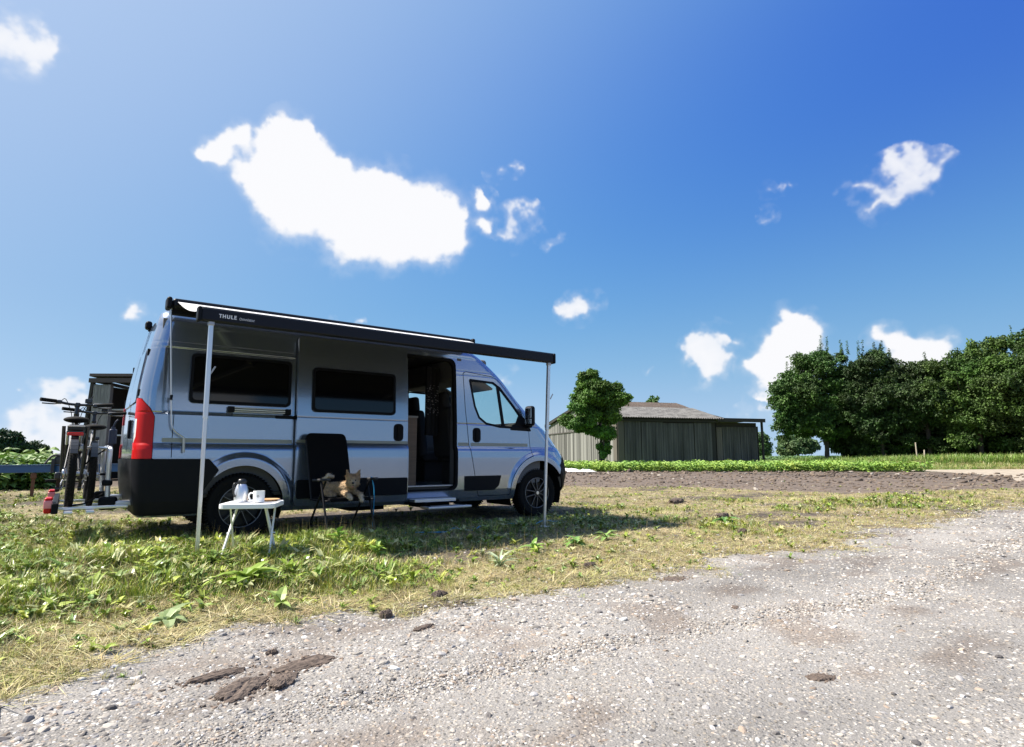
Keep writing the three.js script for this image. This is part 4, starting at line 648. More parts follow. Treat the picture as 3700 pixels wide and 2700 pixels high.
// roof, windscreen, bonnet and front bumper
{
  const P = [], UV = [], nx = 60, nw = 24;
  for (let i = 0; i <= nx; i++) for (let k = 0; k <= nw; k++) {
    const x = mix(-0.79 + 0.03, 2.9, i / nx), w = k / nw * 2 - 1, e = bodyPoint(clamp(x, -0.64, 2.6), RT - 0.001).z, h = HW + e, end = sstep(-0.79, -0.35, x) * sstep(2.9, 2.3, x);
    P.push(x, RT - 0.003 + 0.085 * end * (1 - Math.pow(Math.abs(w), 2.4)) + 0.006 * end * (Math.abs((w * 5) % 1) < 0.25 ? 1 : 0), -HW + w * h); UV.push(x, w);
  }
  const idx = []; for (let i = 0; i < nx; i++) for (let k = 0; k < nw; k++) { const a = i * (nw + 1) + k, b = a + nw + 1; idx.push(a, a + 1, b, b, a + 1, b + 1); }
  const g = new THREE.BufferGeometry(); g.setAttribute('position', new THREE.Float32BufferAttribute(P, 3)); g.setAttribute('uv', new THREE.Float32BufferAttribute(UV, 2)); g.setIndex(idx); g.computeVertexNormals();
  const roof = part(van, 'roof', g, PAINT);
  part(roof, 'roof_hatch', [rbox(0.5, 0.09, 0.5, 0.03, 0.4, 2.53, -1.0)], WHITEMETAL); part(roof, 'roof_hatch', [rbox(0.7, 0.09, 0.5, 0.03, 1.9, 2.53, -1.0)], WHITEMETAL);
}
function frontSkin(y0, y1, phi0 = 0.0, off = 0) {                           // the rounded front between two heights, side to side
  const p = [], idx = [], nu = 40, nv = Math.max(4, Math.round((y1 - y0) / 0.03));
  for (let j = 0; j <= nv; j++) for (let i = 0; i <= nu; i++) {
    const y = mix(y0, y1, j / nv), zs = zside(y, 4.6, false), L = noseL(y), q0 = 0.7, ph0 = Math.asin(Math.pow(q0, PW / 2)) + phi0, t = i / nu * 2 - 1, ph = Math.PI / 2 - Math.abs(t) * (Math.PI / 2 - ph0), q = Math.pow(Math.sin(ph), 2 / PW), c = Math.pow(Math.max(0, Math.cos(ph)), 2 / PW);
    const x = xn(y) - L + L * q + off, z = zs - (HW + zs) * (1 - c);
    p.push(x, y, t < 0 ? z : -2 * HW - z);
  }
  for (let j = 0; j < nv; j++) for (let i = 0; i < nu; i++) { const a = j * (nu + 1) + i, b = a + nu + 1; idx.push(a, a + 1, b, b, a + 1, b + 1); }
  const g = new THREE.BufferGeometry(); g.setAttribute('position', new THREE.Float32BufferAttribute(p, 3)); g.setIndex(idx); g.computeVertexNormals(); return g;
}
part(van, 'windscreen', frontSkin(1.40, 2.27), GLASS);
part(van, 'windscreen_header', frontSkin(2.272, 2.418), PAINT);
part(van, 'bonnet', frontSkin(0.946, 1.396), PAINT);
const fb = part(van, 'front_bumper', [frontSkin(0.30, 0.942), panel((s, y) => Math.max(sub(bumperF(s, y), archF(s, y)), s - frontLimit(y) - 0.002), [4.34, 4.75, 0.26, 0.96], { off: 0.006 })], BLACKP);
part(van, 'headlamp', panel((s, y) => Math.max(lampF(s, y), s - frontLimit(y) - 0.05), [4.15, 4.56, 0.97, 1.27], { off: 0.004, ds: 0.012 }), M(0.75, 0.78, 0.8, 0.08, 0.3, { clearcoat: 1 }));
// rear: bumper, lamps, doors
part(van, 'rear_bumper', panel((s, y) => sub(bumperR(s, y), archR(s, y)), [-1.97, -0.2, 0.28, 0.85], { off: 0.018, flare: false, thick: 0.04 }), BLACKP);
part(van, 'rear_bumper', panel((s, y) => sub(bumperR(s, y), archR(s, y)), [-1.97, -0.2, 0.28, 0.85], { off: 0.018, flare: false, left: true, ds: 0.05, dy: 0.04 }), BLACKP);
const RED = M(0.48, 0.006, 0.005, 0.3, 0, { specularIntensity: 0.6 }), LENS = M(0.75, 0.75, 0.73, 0.15, 0, { clearcoat: 1 });
for (const left of [false, true]) {
  const l = part(van, 'tail_lamp', panel((s, y) => sub(tail(s, y), sdPoly([[-1.12, 0.99], [-1.055, 0.99], [-1.02, 1.05], [-1.02, 1.235], [-1.12, 1.235]], 0)(s, y)), [-1.14, -0.84, 0.83, 1.46], { off: 0.012, left, ds: 0.01 }), RED);
  part(l, 'reversing_lens', panel(sdPoly([[-1.105, 1.0], [-1.06, 1.0], [-1.026, 1.055], [-1.026, 1.23], [-1.105, 1.23]], 0.002), [-1.13, -1.0, 0.97, 1.26], { off: 0.010, left, ds: 0.01 }), LENS);
  const d = part(van, 'rear_door', panel((s, y) => { const e = Math.max(0.838 - y, y - 2.36, s - REAR + 0.005, -1.985 - s); return sub(e, Math.max(tail(s, y) - 0.004, -1e9)); }, [-1.99, REAR + 0.01, 0.82, 2.38], { left, flare: false, ds: 0.03, dy: 0.02, thick: 0.03 }), PAINT);
  part(d, 'rear_window', panel((s, y) => sdBox(s, y, -1.90, -1.22, 1.42, 1.98, 0.06), [-1.95, -1.18, 1.38, 2.02], { left, flare: false, off: 0.012, ds: 0.03, dy: 0.02 }), M(0.12, 0.13, 0.15, 0.05, 0, { clearcoat: 1 }));
  for (const y of [1.92, 1.5]) part(d, 'hinge', [rbox(0.02, 0.07, 0.03, 0.006, xr(y) - 0.004, y, left ? -1.85 : -0.2)], BLACKP);
  if (!left) part(d, 'door_handle', [rbox(0.03, 0.2, 0.1, 0.02, -1.008, 1.15, -0.78)], BLACKP);
}
part(van, 'reversing_camera', [rbox(0.07, 0.1, 0.12, 0.03, -0.87, 2.40, -1.3), rod([-0.86, 2.33, -1.3], [-0.84, 2.40, -1.3], 0.015)], BLACKP);
part(van, 'under_body', [span(-0.88, 4.3, 0.30, 0.42, -1.95, -0.12), span(-0.2, 0.2, 0.27, 0.45, -1.75, -0.35), span(1.3, 1.75, 0.2, 0.31, -1.2, -0.3), span(2.4, 2.8, 0.17, 0.31, -0.9, -0.45)], RUBBER);
for (const x of [0, 4.035]) part(van, 'axle', [rod([x, 0.345, -1.85], [x, 0.345, -0.2], 0.04)], RUBBER);
for (const [hx, R] of [[0, 0.43], [4.035, 0.475]]) for (const z of [-0.38, -1.67]) {
  const g = new THREE.CylinderGeometry(R, R, 0.62, 30, 1, true, -Math.PI * 0.62, Math.PI * 1.24); g.rotateX(Math.PI / 2); g.rotateZ(Math.PI); g.rotateY(0);
  const q = g.clone(); q.translate(hx, 0.345, z); part(van, 'wheel_housing', q, RUBBER);
}
// wheels: five double spokes with machined faces
function makeWheel() {
  const w = new THREE.Group(); w.name = 'wheel';
  const prof = []; for (let i = 0; i <= 20; i++) { const a = i / 20 * Math.PI; prof.push([0.285 + 0.06 * Math.pow(Math.sin(a), 0.45), -0.11 * Math.cos(a)]); }
  const ty = lathe([[0.21, -0.09], ...prof, [0.21, 0.09]], 56); ty.rotateX(Math.PI / 2);
  const tread = []; for (let i = 0; i < 60; i++) { const a = i / 60 * Math.PI * 2; for (const s of [-1, 1]) { const b = new THREE.BoxGeometry(0.012, 0.02, 0.085); b.translate(0, 0.343, s * 0.05); b.rotateZ(a + s * 0.03); tread.push(b); } }
  part(w, 'tyre', [ty, ...tread], RUBBER);
  part(w, 'sidewall_rib', [ring(0.305, 0.003).translate(0, 0, 0.107), ring(0.262, 0.004).translate(0, 0, 0.104)], RUBBER);
  const dark = M(0.02, 0.02, 0.022, 0.4, 0.5), barrel = lathe([[0.20, -0.08], [0.205, 0.0], [0.214, 0.085]], 48); barrel.rotateX(Math.PI / 2);
  const disc = new THREE.CircleGeometry(0.2, 40); disc.translate(0, 0, 0.02);
  part(w, 'rim', [barrel, disc], dark);
  const FACE = M(0.28, 0.28, 0.29, 0.4, 0.9); part(w, 'rim_lip', [ring(0.214, 0.0042).translate(0, 0, 0.092)], FACE);
  for (let k = 0; k < 5; k++) {
    const a = k * Math.PI * 0.4 + 0.3, gs = [], es = [];
    for (const s of [-1, 1]) {
      const h = [0.045 * Math.cos(a + s * 0.45), 0.045 * Math.sin(a + s * 0.45), 0.085], e = [0.207 * Math.cos(a + s * 0.24), 0.207 * Math.sin(a + s * 0.24), 0.082];
      gs.push(bar(h, e, 0.022, 0.03, [0, 0, 1], 0.004)); es.push(bar([h[0], h[1], 0.1005], [e[0], e[1], 0.0975], 0.0045, 0.004, [0, 0, 1], 0.001));
    }
    part(w, 'spoke', gs, dark); part(w, 'machined_edge', es, FACE);
  }
  const hub = new THREE.CylinderGeometry(0.06, 0.065, 0.07, 28); hub.rotateX(Math.PI / 2); hub.translate(0, 0, 0.065);
  part(w, 'hub_cap', hub, dark); const c2 = new THREE.CylinderGeometry(0.024, 0.026, 0.01, 20); c2.rotateX(Math.PI / 2); c2.translate(0, 0, 0.104);
  part(w, 'hub_badge', c2, ALU);
  return w;
}
const wheel0 = makeWheel();
[[0, -0.135, 0], [4.035, -0.135, 0.35], [0, -1.915, 1], [4.035, -1.915, 0.7]].forEach(([x, z, a], i) => { const w = i ? wheel0.clone() : wheel0; w.position.set(x, 0.335, z); w.rotation.set(0, z < -1 ? Math.PI : 0, a); van.add(w); });

// the sliding door, pushed back along the side
const DOFF = 0.088, dopt = { flare: false, ds: 0.02, dy: 0.012 };
const sdoor = part(van, 'sliding_door', panel((s, y) => sdBox(s, y, 0.512, 1.882, 0.335, 2.235, 0.05), [0.5, 1.9, 0.32, 2.25], { ...dopt, off: DOFF, thick: 0.045 }), PAINT);
part(sdoor, 'inner_lining', panel((s, y) => sdBox(s, y, 0.53, 1.865, 0.36, 2.2, 0.05), [0.5, 1.9, 0.32, 2.25], { ...dopt, off: DOFF - 0.05, ds: 0.1, dy: 0.05 }), FELT);
part(sdoor, 'sill_cladding', panel((s, y) => sdBox(s, y, 0.524, 1.868, 0.415, 0.605, 0.01), [0.5, 1.9, 0.4, 0.62], { ...dopt, off: DOFF + 0.012 }), BLACKP);
part(sdoor, 'window_frame', panel((s, y) => sub(sdBox(s, y, 0.672, 1.702, 1.358, 1.872, 0.05), sdBox(s, y, 0.70, 1.674, 1.386, 1.844, 0.035)), [0.65, 1.72, 1.34, 1.89], { ...dopt, off: DOFF + 0.024, ds: 0.012 }), BLACKP);
part(sdoor, 'window_pane', panel((s, y) => sdBox(s, y, 0.702, 1.672, 1.388, 1.842, 0.035), [0.69, 1.69, 1.37, 1.86], { ...dopt, off: DOFF + 0.020, thick: 0 }), TINT);
part(sdoor, 'door_handle', panel((s, y) => sdBox(s, y, 1.69, 1.815, 1.045, 1.26, 0.05), [1.66, 1.84, 1.02, 1.29], { ...dopt, off: DOFF + 0.01, ds: 0.008, dy: 0.008 }), BLACKP);
part(sdoor, 'handle_grip', panel((s, y) => sdBox(s, y, 1.73, 1.775, 1.065, 1.245, 0.02), [1.7, 1.8, 1.04, 1.27], { ...dopt, off: DOFF + 0.026, ds: 0.008, dy: 0.008 }), RUBBER);
const STRIPE = M(0.25, 0.25, 0.205, 0.4, 0.2, { clearcoat: 0.7 });
part(sdoor, 'trim_stripe', panel((s, y) => sdBox(s, y, 0.515, 1.879, 1.0, 1.045), [0.5, 1.9, 0.99, 1.055], { ...dopt, off: DOFF + 0.0025, thick: 0.002, dy: 0.006 }), STRIPE);
for (const [a, b] of [[-0.78, 0.49], [2.67, 2.835]]) part(van, 'trim_stripe', panel((s, y) => sdBox(s, y, a, b, 1.0, 1.045), [a - 0.02, b + 0.02, 0.99, 1.055], { off: 0.0025, thick: 0.002, dy: 0.006 }), STRIPE);
part(van, 'trim_stripe', panel((s, y) => sdBox(s, y, 2.87, 3.85, 1.0, 1.045), [2.85, 3.87, 0.99, 1.055], { off: 0.0035, thick: 0.002, dy: 0.006 }), STRIPE);
// rear window, rail below it and the door track
part(van, 'window_frame', panel((s, y) => sub(sdBox(s, y, -0.565, 0.455, 1.41, 1.93, 0.05), sdBox(s, y, -0.537, 0.427, 1.438, 1.902, 0.035)), [-0.59, 0.48, 1.39, 1.95], { flare: false, off: 0.024, ds: 0.012 }), BLACKP);
part(van, 'window_pane', panel((s, y) => sdBox(s, y, -0.535, 0.425, 1.44, 1.9, 0.035), [-0.56, 0.45, 1.42, 1.92], { flare: false, off: 0.020, thick: 0 }), TINT);
const rl = part(van, 'side_rail', [span(-0.13, 0.40, 1.372, 1.382, -0.03, -0.012), span(-0.13, 0.40, 1.35, 1.364, -0.03, -0.008), span(-0.13, 0.40, 1.332, 1.342, -0.03, -0.012)], M(0.62, 0.62, 0.58, 0.35, 0.6));
part(rl, 'end_cap', [span(-0.195, -0.13, 1.325, 1.39, -0.04, 0.0, 0.008)], BLACKP); part(rl, 'end_cap', [span(0.395, 0.46, 1.32, 1.385, -0.04, 0.0, 0.008)], BLACKP);
part(van, 'panel_joint', panel((s, y) => sdBox(s, y, -0.693, -0.686, 0.85, 1.285), [-0.70, -0.68, 0.84, 1.295], { off: 0.0008, thick: 0.001, ds: 0.003 }), RUBBER);
part(van, 'door_track', [span(0.3, 1.36, 1.276, 1.312, -0.055, -0.03)], BLACKP);
part(van, 'door_seal', panel((s, y) => sub(sdBox(s, y, 1.345, 2.672, 0.405, 2.2, 0.1), sdBox(s, y, 1.375, 2.625, 0.44, 2.15, 0.09)), [1.33, 2.69, 0.39, 2.22], { off: -0.016, flare: false, thick: 0.05 }), RUBBER);
// inside: floor, linings, furniture, seats
const inside = part(van, 'floor', [span(-0.85, 3.9, 0.44, 0.478, -1.93, -0.10)], M(0.07, 0.065, 0.06, 0.6));
const THR = M(0.5, 0.5, 0.5, 0.4, 0.6); part(inside, 'threshold', [span(1.9, 2.63, 0.474, 0.492, -0.14, -0.055)], THR); part(inside, 'threshold', [span(1.9, 2.6, 0.415, 0.432, -0.10, -0.02)], THR);
part(van, 'wall_lining', [span(-0.84, 2.72, 0.48, 2.28, -1.93, -1.89), span(-0.84, 1.33, 0.48, 2.28, -0.17, -0.13), span(-0.84, -0.80, 0.48, 2.25, -1.9, -0.15), span(-0.8, 3.0, 2.285, 2.32, -1.85, -0.2), span(2.68, 2.75, 0.48, 2.2, -0.26, -0.10)], FELT);
for (const left of [true, false]) part(van, 'cab_lining', panel((s, y) => sub(Math.max(sdBox(s, y, 2.66, 4.1, 0.48, 2.3, 0.05), s - frontLimit(y) + 0.03, left ? -1 : 2.72 - s), cabWin(s, y) - 0.015), [2.6, 4.2, 0.45, 2.34], { left, off: -0.055, flare: false, ds: 0.03, dy: 0.03 }), FELT);
part(van, 'overhead_shelf', [rbox(0.5, 0.32, 1.72, 0.05, 2.98, 2.08, -1.025), rbox(0.3, 0.03, 0.5, 0.01, 3.25, 1.9, -0.5, 0, 0, -0.5), rbox(0.3, 0.03, 0.5, 0.01, 3.25, 1.9, -1.55, 0, 0, -0.5)], FELT);
const woodTex = tex(256, 256, (u, v) => { const g = fbm2(u * 3 + 2, v * 40, 4), k = 0.8 + 0.5 * (g - 0.45); return [0.17 * k, 0.105 * k, 0.06 * k]; });
const WOODIN = M(1, 1, 1, 0.5, 0, { map: woodTex });
const cab = part(van, 'kitchen_cabinet', [span(1.345, 2.12, 0.48, 1.36, -0.72, -0.16)], WOODIN);
part(cab, 'worktop', [span(1.34, 2.13, 1.36, 1.385, -0.74, -0.15)], M(0.25, 0.23, 0.2, 0.4));
part(van, 'wardrobe', [span(-0.8, 1.3, 0.5, 1.1, -1.88, -0.2), span(1.4, 2.3, 1.75, 2.27, -1.88, -1.5), span(1.4, 2.0, 0.5, 1.35, -1.88, -1.3)], WOODIN);
for (const z of [-0.58, -1.48]) {
  const s = part(van, 'cab_seat', [rbox(0.5, 0.16, 0.5, 0.05, 3.05, 0.86, z), rbox(0.15, 0.72, 0.52, 0.06, 2.78, 1.2, z, 0, 0, 0.12), rbox(0.4, 0.36, 0.4, 0.03, 3.05, 0.62, z)], DARKIN);
  part(s, 'headrest', [rbox(0.11, 0.24, 0.3, 0.05, 2.73, 1.65, z, 0, 0, 0.12), rod([2.75, 1.45, z - 0.06], [2.735, 1.58, z - 0.06], 0.007), rod([2.75, 1.45, z + 0.06], [2.735, 1.58, z + 0.06], 0.007)], DARKIN);
}
const dash = part(van, 'dashboard', [rbox(0.5, 0.3, 1.7, 0.08, 3.85, 1.12, -1.025), rbox(0.2, 0.1, 0.34, 0.04, 3.66, 1.28, -1.5)], DARKIN);
part(dash, 'steering_wheel', [place(ring(0.19, 0.016, 32, 8), 3.5, 1.22, -1.5, 0, Math.PI / 2, 0.5), rod([3.5, 1.22, -1.5], [3.7, 1.12, -1.5], 0.03)], DARKIN);
{
  const ct = tex(128, 256, (u, v) => { const d = hash3(Math.floor(u * 40), Math.floor(v * 80), 5) > 0.86 && v < 0.75 && v > 0.3 ? 1 : 0; return [0.012 + 0.2 * d, 0.012 + 0.19 * d, 0.014 + 0.19 * d]; });
  const P = [], N = 40; const g = new THREE.PlaneGeometry(0.32, 0.95, N, 6), p = g.attributes.position; for (let i = 0; i < p.count; i++) p.setZ(i, 0.03 * Math.sin(p.getX(i) * 62)); g.computeVertexNormals();
  g.rotateY(0.5); g.translate(2.5, 1.62, -0.46); part(van, 'cab_curtain', g, M(1, 1, 1, 0.95, 0, { map: ct }));
}
// folding step under the door
const step = part(van, 'entry_step', [span(1.95, 2.54, 0.295, 0.335, 0.0, 0.15, 0.008), span(2.04, 2.66, 0.222, 0.252, 0.12, 0.34, 0.008)], ALU);
part(step, 'step_arm', [bar([2.08, 0.31, -0.1], [2.1, 0.23, 0.3], 0.012, 0.04), bar([2.56, 0.31, -0.1], [2.6, 0.23, 0.3], 0.012, 0.04), span(1.9, 2.7, 0.26, 0.30, -0.35, -0.02)], RUBBER);
part(van, 'sill_light_strip', panel((s, y) => sdBox(s, y, -0.37, -0.3, 0.6, 0.61), [-0.38, -0.29, 0.59, 0.62], { off: 0.02 }), BLACKP);

// ---------------------------------------------------------------- the awning on the van's roof edge
const ANTH = M(0.008, 0.009, 0.014, 0.45, 0, { specularIntensity: 0.45 });
const awn = thing('awning', 'wind-out awning with charcoal front rail fixed along the campervan roof', 'awning');
const AX0 = -0.80, AX1 = 2.80, ZR = 1.74;
part(awn, 'cassette', [place(rbox(3.58, 0.10, 0.13, 0.03, 0, 0, 0), 1.0, 2.405, 0.03), span(AX0, AX1, 2.30, 2.37, -0.06, 0.0, 0.01)], ANTH);
for (const x of [AX0 - 0.02, AX1 + 0.02]) part(awn, 'cassette_end_cap', [rbox(0.05, 0.125, 0.17, 0.03, x, 2.398, 0.03)], BLACKP);
{
  const g = new THREE.PlaneGeometry(1, 1, 24, 24), p = g.attributes.position;
  for (let i = 0; i < p.count; i++) { const u = p.getX(i) + 0.5, v = p.getY(i) + 0.5, z = mix(0.085, ZR - 0.03, v), sag = 0.045 * Math.sin(Math.PI * v) * (0.55 + 0.45 * Math.pow(Math.abs(2 * u - 1), 6)); p.setXYZ(i, mix(AX0 + 0.05, AX1 - 0.05, u), mix(2.419, 2.003, v) - sag, z); }
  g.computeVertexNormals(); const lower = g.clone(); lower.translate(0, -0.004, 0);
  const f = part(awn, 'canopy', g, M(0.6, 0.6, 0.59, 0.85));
  part(f, 'canopy_underside', lower, M(0.05, 0.053, 0.05, 0.9));  // separate sheet just below the canopy, much darker than the top
}
const rail = part(awn, 'front_rail', [rbox(3.60, 0.105, 0.075, 0.016, 1.02, 1.962, ZR), span(AX0 + 0.02, AX1 + 0.04, 2.008, 2.022, ZR - 0.05, ZR + 0.02, 0.004)], ANTH);
for (const x of [-0.79, 2.83]) part(rail, 'rail_end_cap', [rbox(0.03, 0.118, 0.09, 0.014, x, 1.962, ZR)], BLACKP);
{
  const font = await new FontLoader().loadAsync('fonts/droid/droid_sans_bold.typeface.json'), font2 = await new FontLoader().loadAsync('fonts/droid/droid_sans_regular.typeface.json');
  const a = new TextGeometry('THULE', { font, size: 0.031, depth: 0.002, curveSegments: 4 }); a.translate(-0.655, 1.945, ZR + 0.0375);
  const b = new TextGeometry('Omnistor', { font: font2, size: 0.020, depth: 0.002, curveSegments: 4 }); b.translate(-0.505, 1.945, ZR + 0.0375);
  part(rail, 'lettering', [a, b], M(0.72, 0.72, 0.74, 0.5));
}
for (const x of [-0.3, 2.3]) part(awn, 'folding_arm', [bar([x, 2.33, 0.1], [x + 0.55, 2.13, 0.9], 0.04, 0.05), bar([x + 0.55, 2.13, 0.9], [x, 1.96, ZR - 0.05], 0.035, 0.045), rod([x + 0.55, 2.09, 0.9], [x + 0.55, 2.17, 0.9], 0.03)], M(0.3, 0.3, 0.31, 0.4, 0.6));
for (const [x, xf] of [[-0.70, -0.685], [2.77, 2.69]]) {
  const y0 = gh(xf, 1.74) + 0.005, leg = part(awn, 'leg', [bar([x, 1.92, ZR], [mix(x, xf, 0.42), 1.15, ZR], 0.034, 0.034, [0, 0, 1], 0.006), bar([mix(x, xf, 0.4), 1.18, ZR], [xf, y0 + 0.01, ZR], 0.027, 0.027, [0, 0, 1], 0.005)], ALU);
  part(leg, 'foot', [rbox(0.06, 0.014, 0.09, 0.005, xf, y0 + 0.004, ZR)], M(0.6, 0.6, 0.6, 0.5)); part(leg, 'leg_clamp', [rbox(0.045, 0.05, 0.045, 0.008, x, 1.905, ZR), bar([x + 0.02, 1.5, ZR], [x + 0.05, 1.56, ZR + 0.01], 0.008, 0.012)], M(0.4, 0.4, 0.42, 0.4, 0.5));
}
const crank = thing('awning_crank', 'thin steel winding rod hanging from the awning end at the van tail', 'crank');
part(crank, 'rod', [tube([[-0.80, 2.34, 0.06], [-0.775, 2.0, 0.06], [-0.735, 1.45, 0.05], [-0.715, 1.20, 0.045], [-0.70, 1.14, 0.05]], 0.0075, 8, 30), tube([[-0.70, 1.14, 0.05], [-0.67, 1.10, 0.05], [-0.60, 1.05, 0.05], [-0.595, 1.03, 0.05]], 0.0065, 8, 16), rod([-0.80, 2.34, 0.06], [-0.80, 2.36, 0.045], 0.012)], ALU);
part(crank, 'grip', [rod([-0.737, 1.42, 0.05], [-0.734, 1.47, 0.05], 0.014)], BLACKP);
part(crank, 'handle', [rod([-0.595, 1.045, 0.05], [-0.59, 0.90, 0.05], 0.012)], M(0.5, 0.5, 0.5, 0.4, 0.3));

// ---------------------------------------------------------------- white folding table and what stands on it
const TW = M(0.80, 0.81, 0.82, 0.38), TX = -0.385, TZ = 2.05, TA = -0.46, TH = 0.425;
const ty0 = gh(TX, TZ);
const table = thing('folding_table', 'small white folding camp table with crossed legs on the grass', 'table', [TX, ty0, TZ], TA);
{
  const w = 0.375, d = 0.39, sh = new THREE.Shape(), r = 0.05, x = w / 2, y = d / 2;
  sh.moveTo(-x + r, -y); sh.lineTo(x - r, -y); sh.quadraticCurveTo(x, -y, x, -y + r); sh.lineTo(x, y - r); sh.quadraticCurveTo(x, y, x - r, y); sh.lineTo(-x + r, y); sh.quadraticCurveTo(-x, y, -x, y - r); sh.lineTo(-x, -y + r); sh.quadraticCurveTo(-x, -y, -x + r, -y);
  const g = new THREE.ExtrudeGeometry(sh, { depth: 0.026, bevelEnabled: true, bevelSize: 0.004, bevelThickness: 0.004, bevelSegments: 2, curveSegments: 6 }); g.rotateX(-Math.PI / 2); g.translate(0, TH - 0.03, 0);
  part(table, 'table_top', g, TW);
  for (const s of [-1, 1]) {                                                // crossed legs on either side
    part(table, 'leg', [bar([s * 0.165 - 0.03 * s, TH - 0.03, -0.13], [s * 0.165, 0.01, 0.17], 0.012, 0.024, [0, 1, 0.5])], TW);
    part(table, 'leg', [bar([s * 0.15 - 0.03 * s, TH - 0.03, 0.13], [s * 0.15, 0.01, -0.17], 0.012, 0.024, [0, 1, 0.5])], TW);
    part(table, 'leg_pivot', [rod([s * 0.135, 0.2, 0.0], [s * 0.17, 0.2, 0.0], 0.008)], ALU);
  }
  part(table, 'foot_bar', [rod([-0.17, 0.012, 0.17], [0.17, 0.012, 0.17], 0.008)], TW); part(table, 'foot_bar', [rod([-0.155, 0.012, -0.17], [0.155, 0.012, -0.17], 0.008)], TW);
}
const onTable = (u, v) => { const c = Math.cos(TA), s = Math.sin(TA); return [TX + u * c + v * s, ty0 + TH + 0.001, TZ - u * s + v * c]; };
const flask = thing('vacuum_flask', 'brushed steel vacuum jug with black lid on the white table', 'flask', onTable(-0.085, 0.0), 0.4);
part(flask, 'body', lathe([[0.001, 0], [0.046, 0], [0.05, 0.006], [0.05, 0.05], [0.046, 0.09], [0.036, 0.12], [0.028, 0.132]], 40), M(0.78, 0.78, 0.79, 0.38, 0.9));
part(flask, 'lid', lathe([[0.028, 0.13], [0.029, 0.15], [0.026, 0.166], [0.012, 0.17], [0.001, 0.17]], 32), M(0.02, 0.02, 0.02, 0.35));
part(flask, 'spout', [rod([0.02, 0.135, 0], [0.036, 0.155, 0], 0.011, 0.008)], M(0.02, 0.02, 0.02, 0.35));
part(flask, 'handle', [tube([[-0.03, 0.14, 0], [-0.062, 0.135, 0], [-0.07, 0.09, 0], [-0.052, 0.04, 0]], 0.007, 8, 20)], M(0.02, 0.02, 0.02, 0.35));
const mug = thing('enamel_mug', 'white mug with a small printed emblem on the white table', 'mug', onTable(0.055, 0.07), -0.3);
part(mug, 'cup', lathe([[0.001, 0.004], [0.036, 0.003], [0.04, 0.008], [0.0405, 0.085], [0.0375, 0.085], [0.037, 0.01], [0.001, 0.008]], 40), M(0.82, 0.82, 0.8, 0.2));
part(mug, 'handle', [tube([[-0.039, 0.07, 0], [-0.062, 0.066, 0], [-0.068, 0.045, 0], [-0.058, 0.022, 0], [-0.039, 0.018, 0]], 0.0055, 8, 24)], M(0.82, 0.82, 0.8, 0.2));
part(mug, 'emblem', [place(new THREE.TorusGeometry(0.007, 0.0014, 6, 20), -0.004, 0.048, 0.0405), place(new THREE.CylinderGeometry(0.003, 0.003, 0.001, 10), -0.004, 0.048, 0.0406, Math.PI / 2)], M(0.2, 0.2, 0.2, 0.6));
const boardO = thing('wooden_plate', 'round tan wooden plate beside the mug on the white table', 'plate', onTable(0.09, -0.08), 0);
part(boardO, 'dish', lathe([[0.001, 0.003], [0.06, 0.0], [0.082, 0.012], [0.085, 0.016], [0.08, 0.016], [0.06, 0.006], [0.001, 0.008]], 40), M(0.55, 0.33, 0.16, 0.5));

// ---------------------------------------------------------------- the black camp chair
const CX = 0.856, CZ = 0.575, CT = 0.10, cy0 = gh(CX, CZ) + 0.008;
const BLK = M(0.005, 0.005, 0.006, 0.95, 0, { specularIntensity: 0.3 }), FR = M(0.012, 0.012, 0.014, 0.5, 0.2, { specularIntensity: 0.6 });
const chair = thing('camp_chair', 'black high-back folding camp chair under the awning', 'chair', [CX, cy0, CZ], CT);
{
  const bk = 0.30, back = (s, h, o = 0) => [s, 0.40 + h * Math.cos(bk) + o * Math.sin(bk), -0.22 - h * Math.sin(bk) + o * Math.cos(bk)];
  const sh = new THREE.Shape(), w = 0.225, H = 0.72, r = 0.06; sh.moveTo(-w, 0); sh.lineTo(w, 0); sh.lineTo(w, H - r); sh.quadraticCurveTo(w, H, w - r, H); sh.lineTo(-w + r, H); sh.quadraticCurveTo(-w, H, -w, H - r); sh.closePath();
  const g = new THREE.ExtrudeGeometry(sh, { depth: 0.025, bevelEnabled: true, bevelSize: 0.01, bevelThickness: 0.01, bevelSegments: 2 }); g.rotateX(-bk); g.translate(0, 0.40, -0.235);
  part(chair, 'backrest', g, BLK);
  part(chair, 'seat', [rbox(0.45, 0.035, 0.46, 0.016, 0, 0.405, 0.01)], BLK);
  part(chair, 'back_frame', [rod(back(-0.235, -0.02), back(-0.235, 0.66), 0.011), rod(back(0.235, -0.02), back(0.235, 0.66), 0.011)], FR);
  for (const s of [-1, 1]) {
    part(chair, 'armrest', [rbox(0.045, 0.028, 0.36, 0.012, s * 0.27, 0.605, 0.08, -0.04)], M(0.03, 0.03, 0.032, 0.5));
    part(chair, 'front_leg', [rod([s * 0.262, 0.59, 0.06], [s * 0.262, 0.004, 0.29], 0.0115)], FR);
    part(chair, 'rear_leg', [rod([s * 0.25, 0.59, 0.14], [s * 0.25, 0.004, -0.30], 0.0115)], FR);
    part(chair, 'side_bar', [rod([s * 0.245, 0.395, -0.22], [s * 0.245, 0.395, 0.24], 0.010)], FR);
  }
  part(chair, 'cross_bar', [rod([-0.262, 0.10, 0.25], [0.262, 0.10, 0.25], 0.0085)], FR); part(chair, 'cross_bar', [rod([-0.25, 0.12, -0.21], [0.25, 0.12, -0.21], 0.0085)], FR);
}

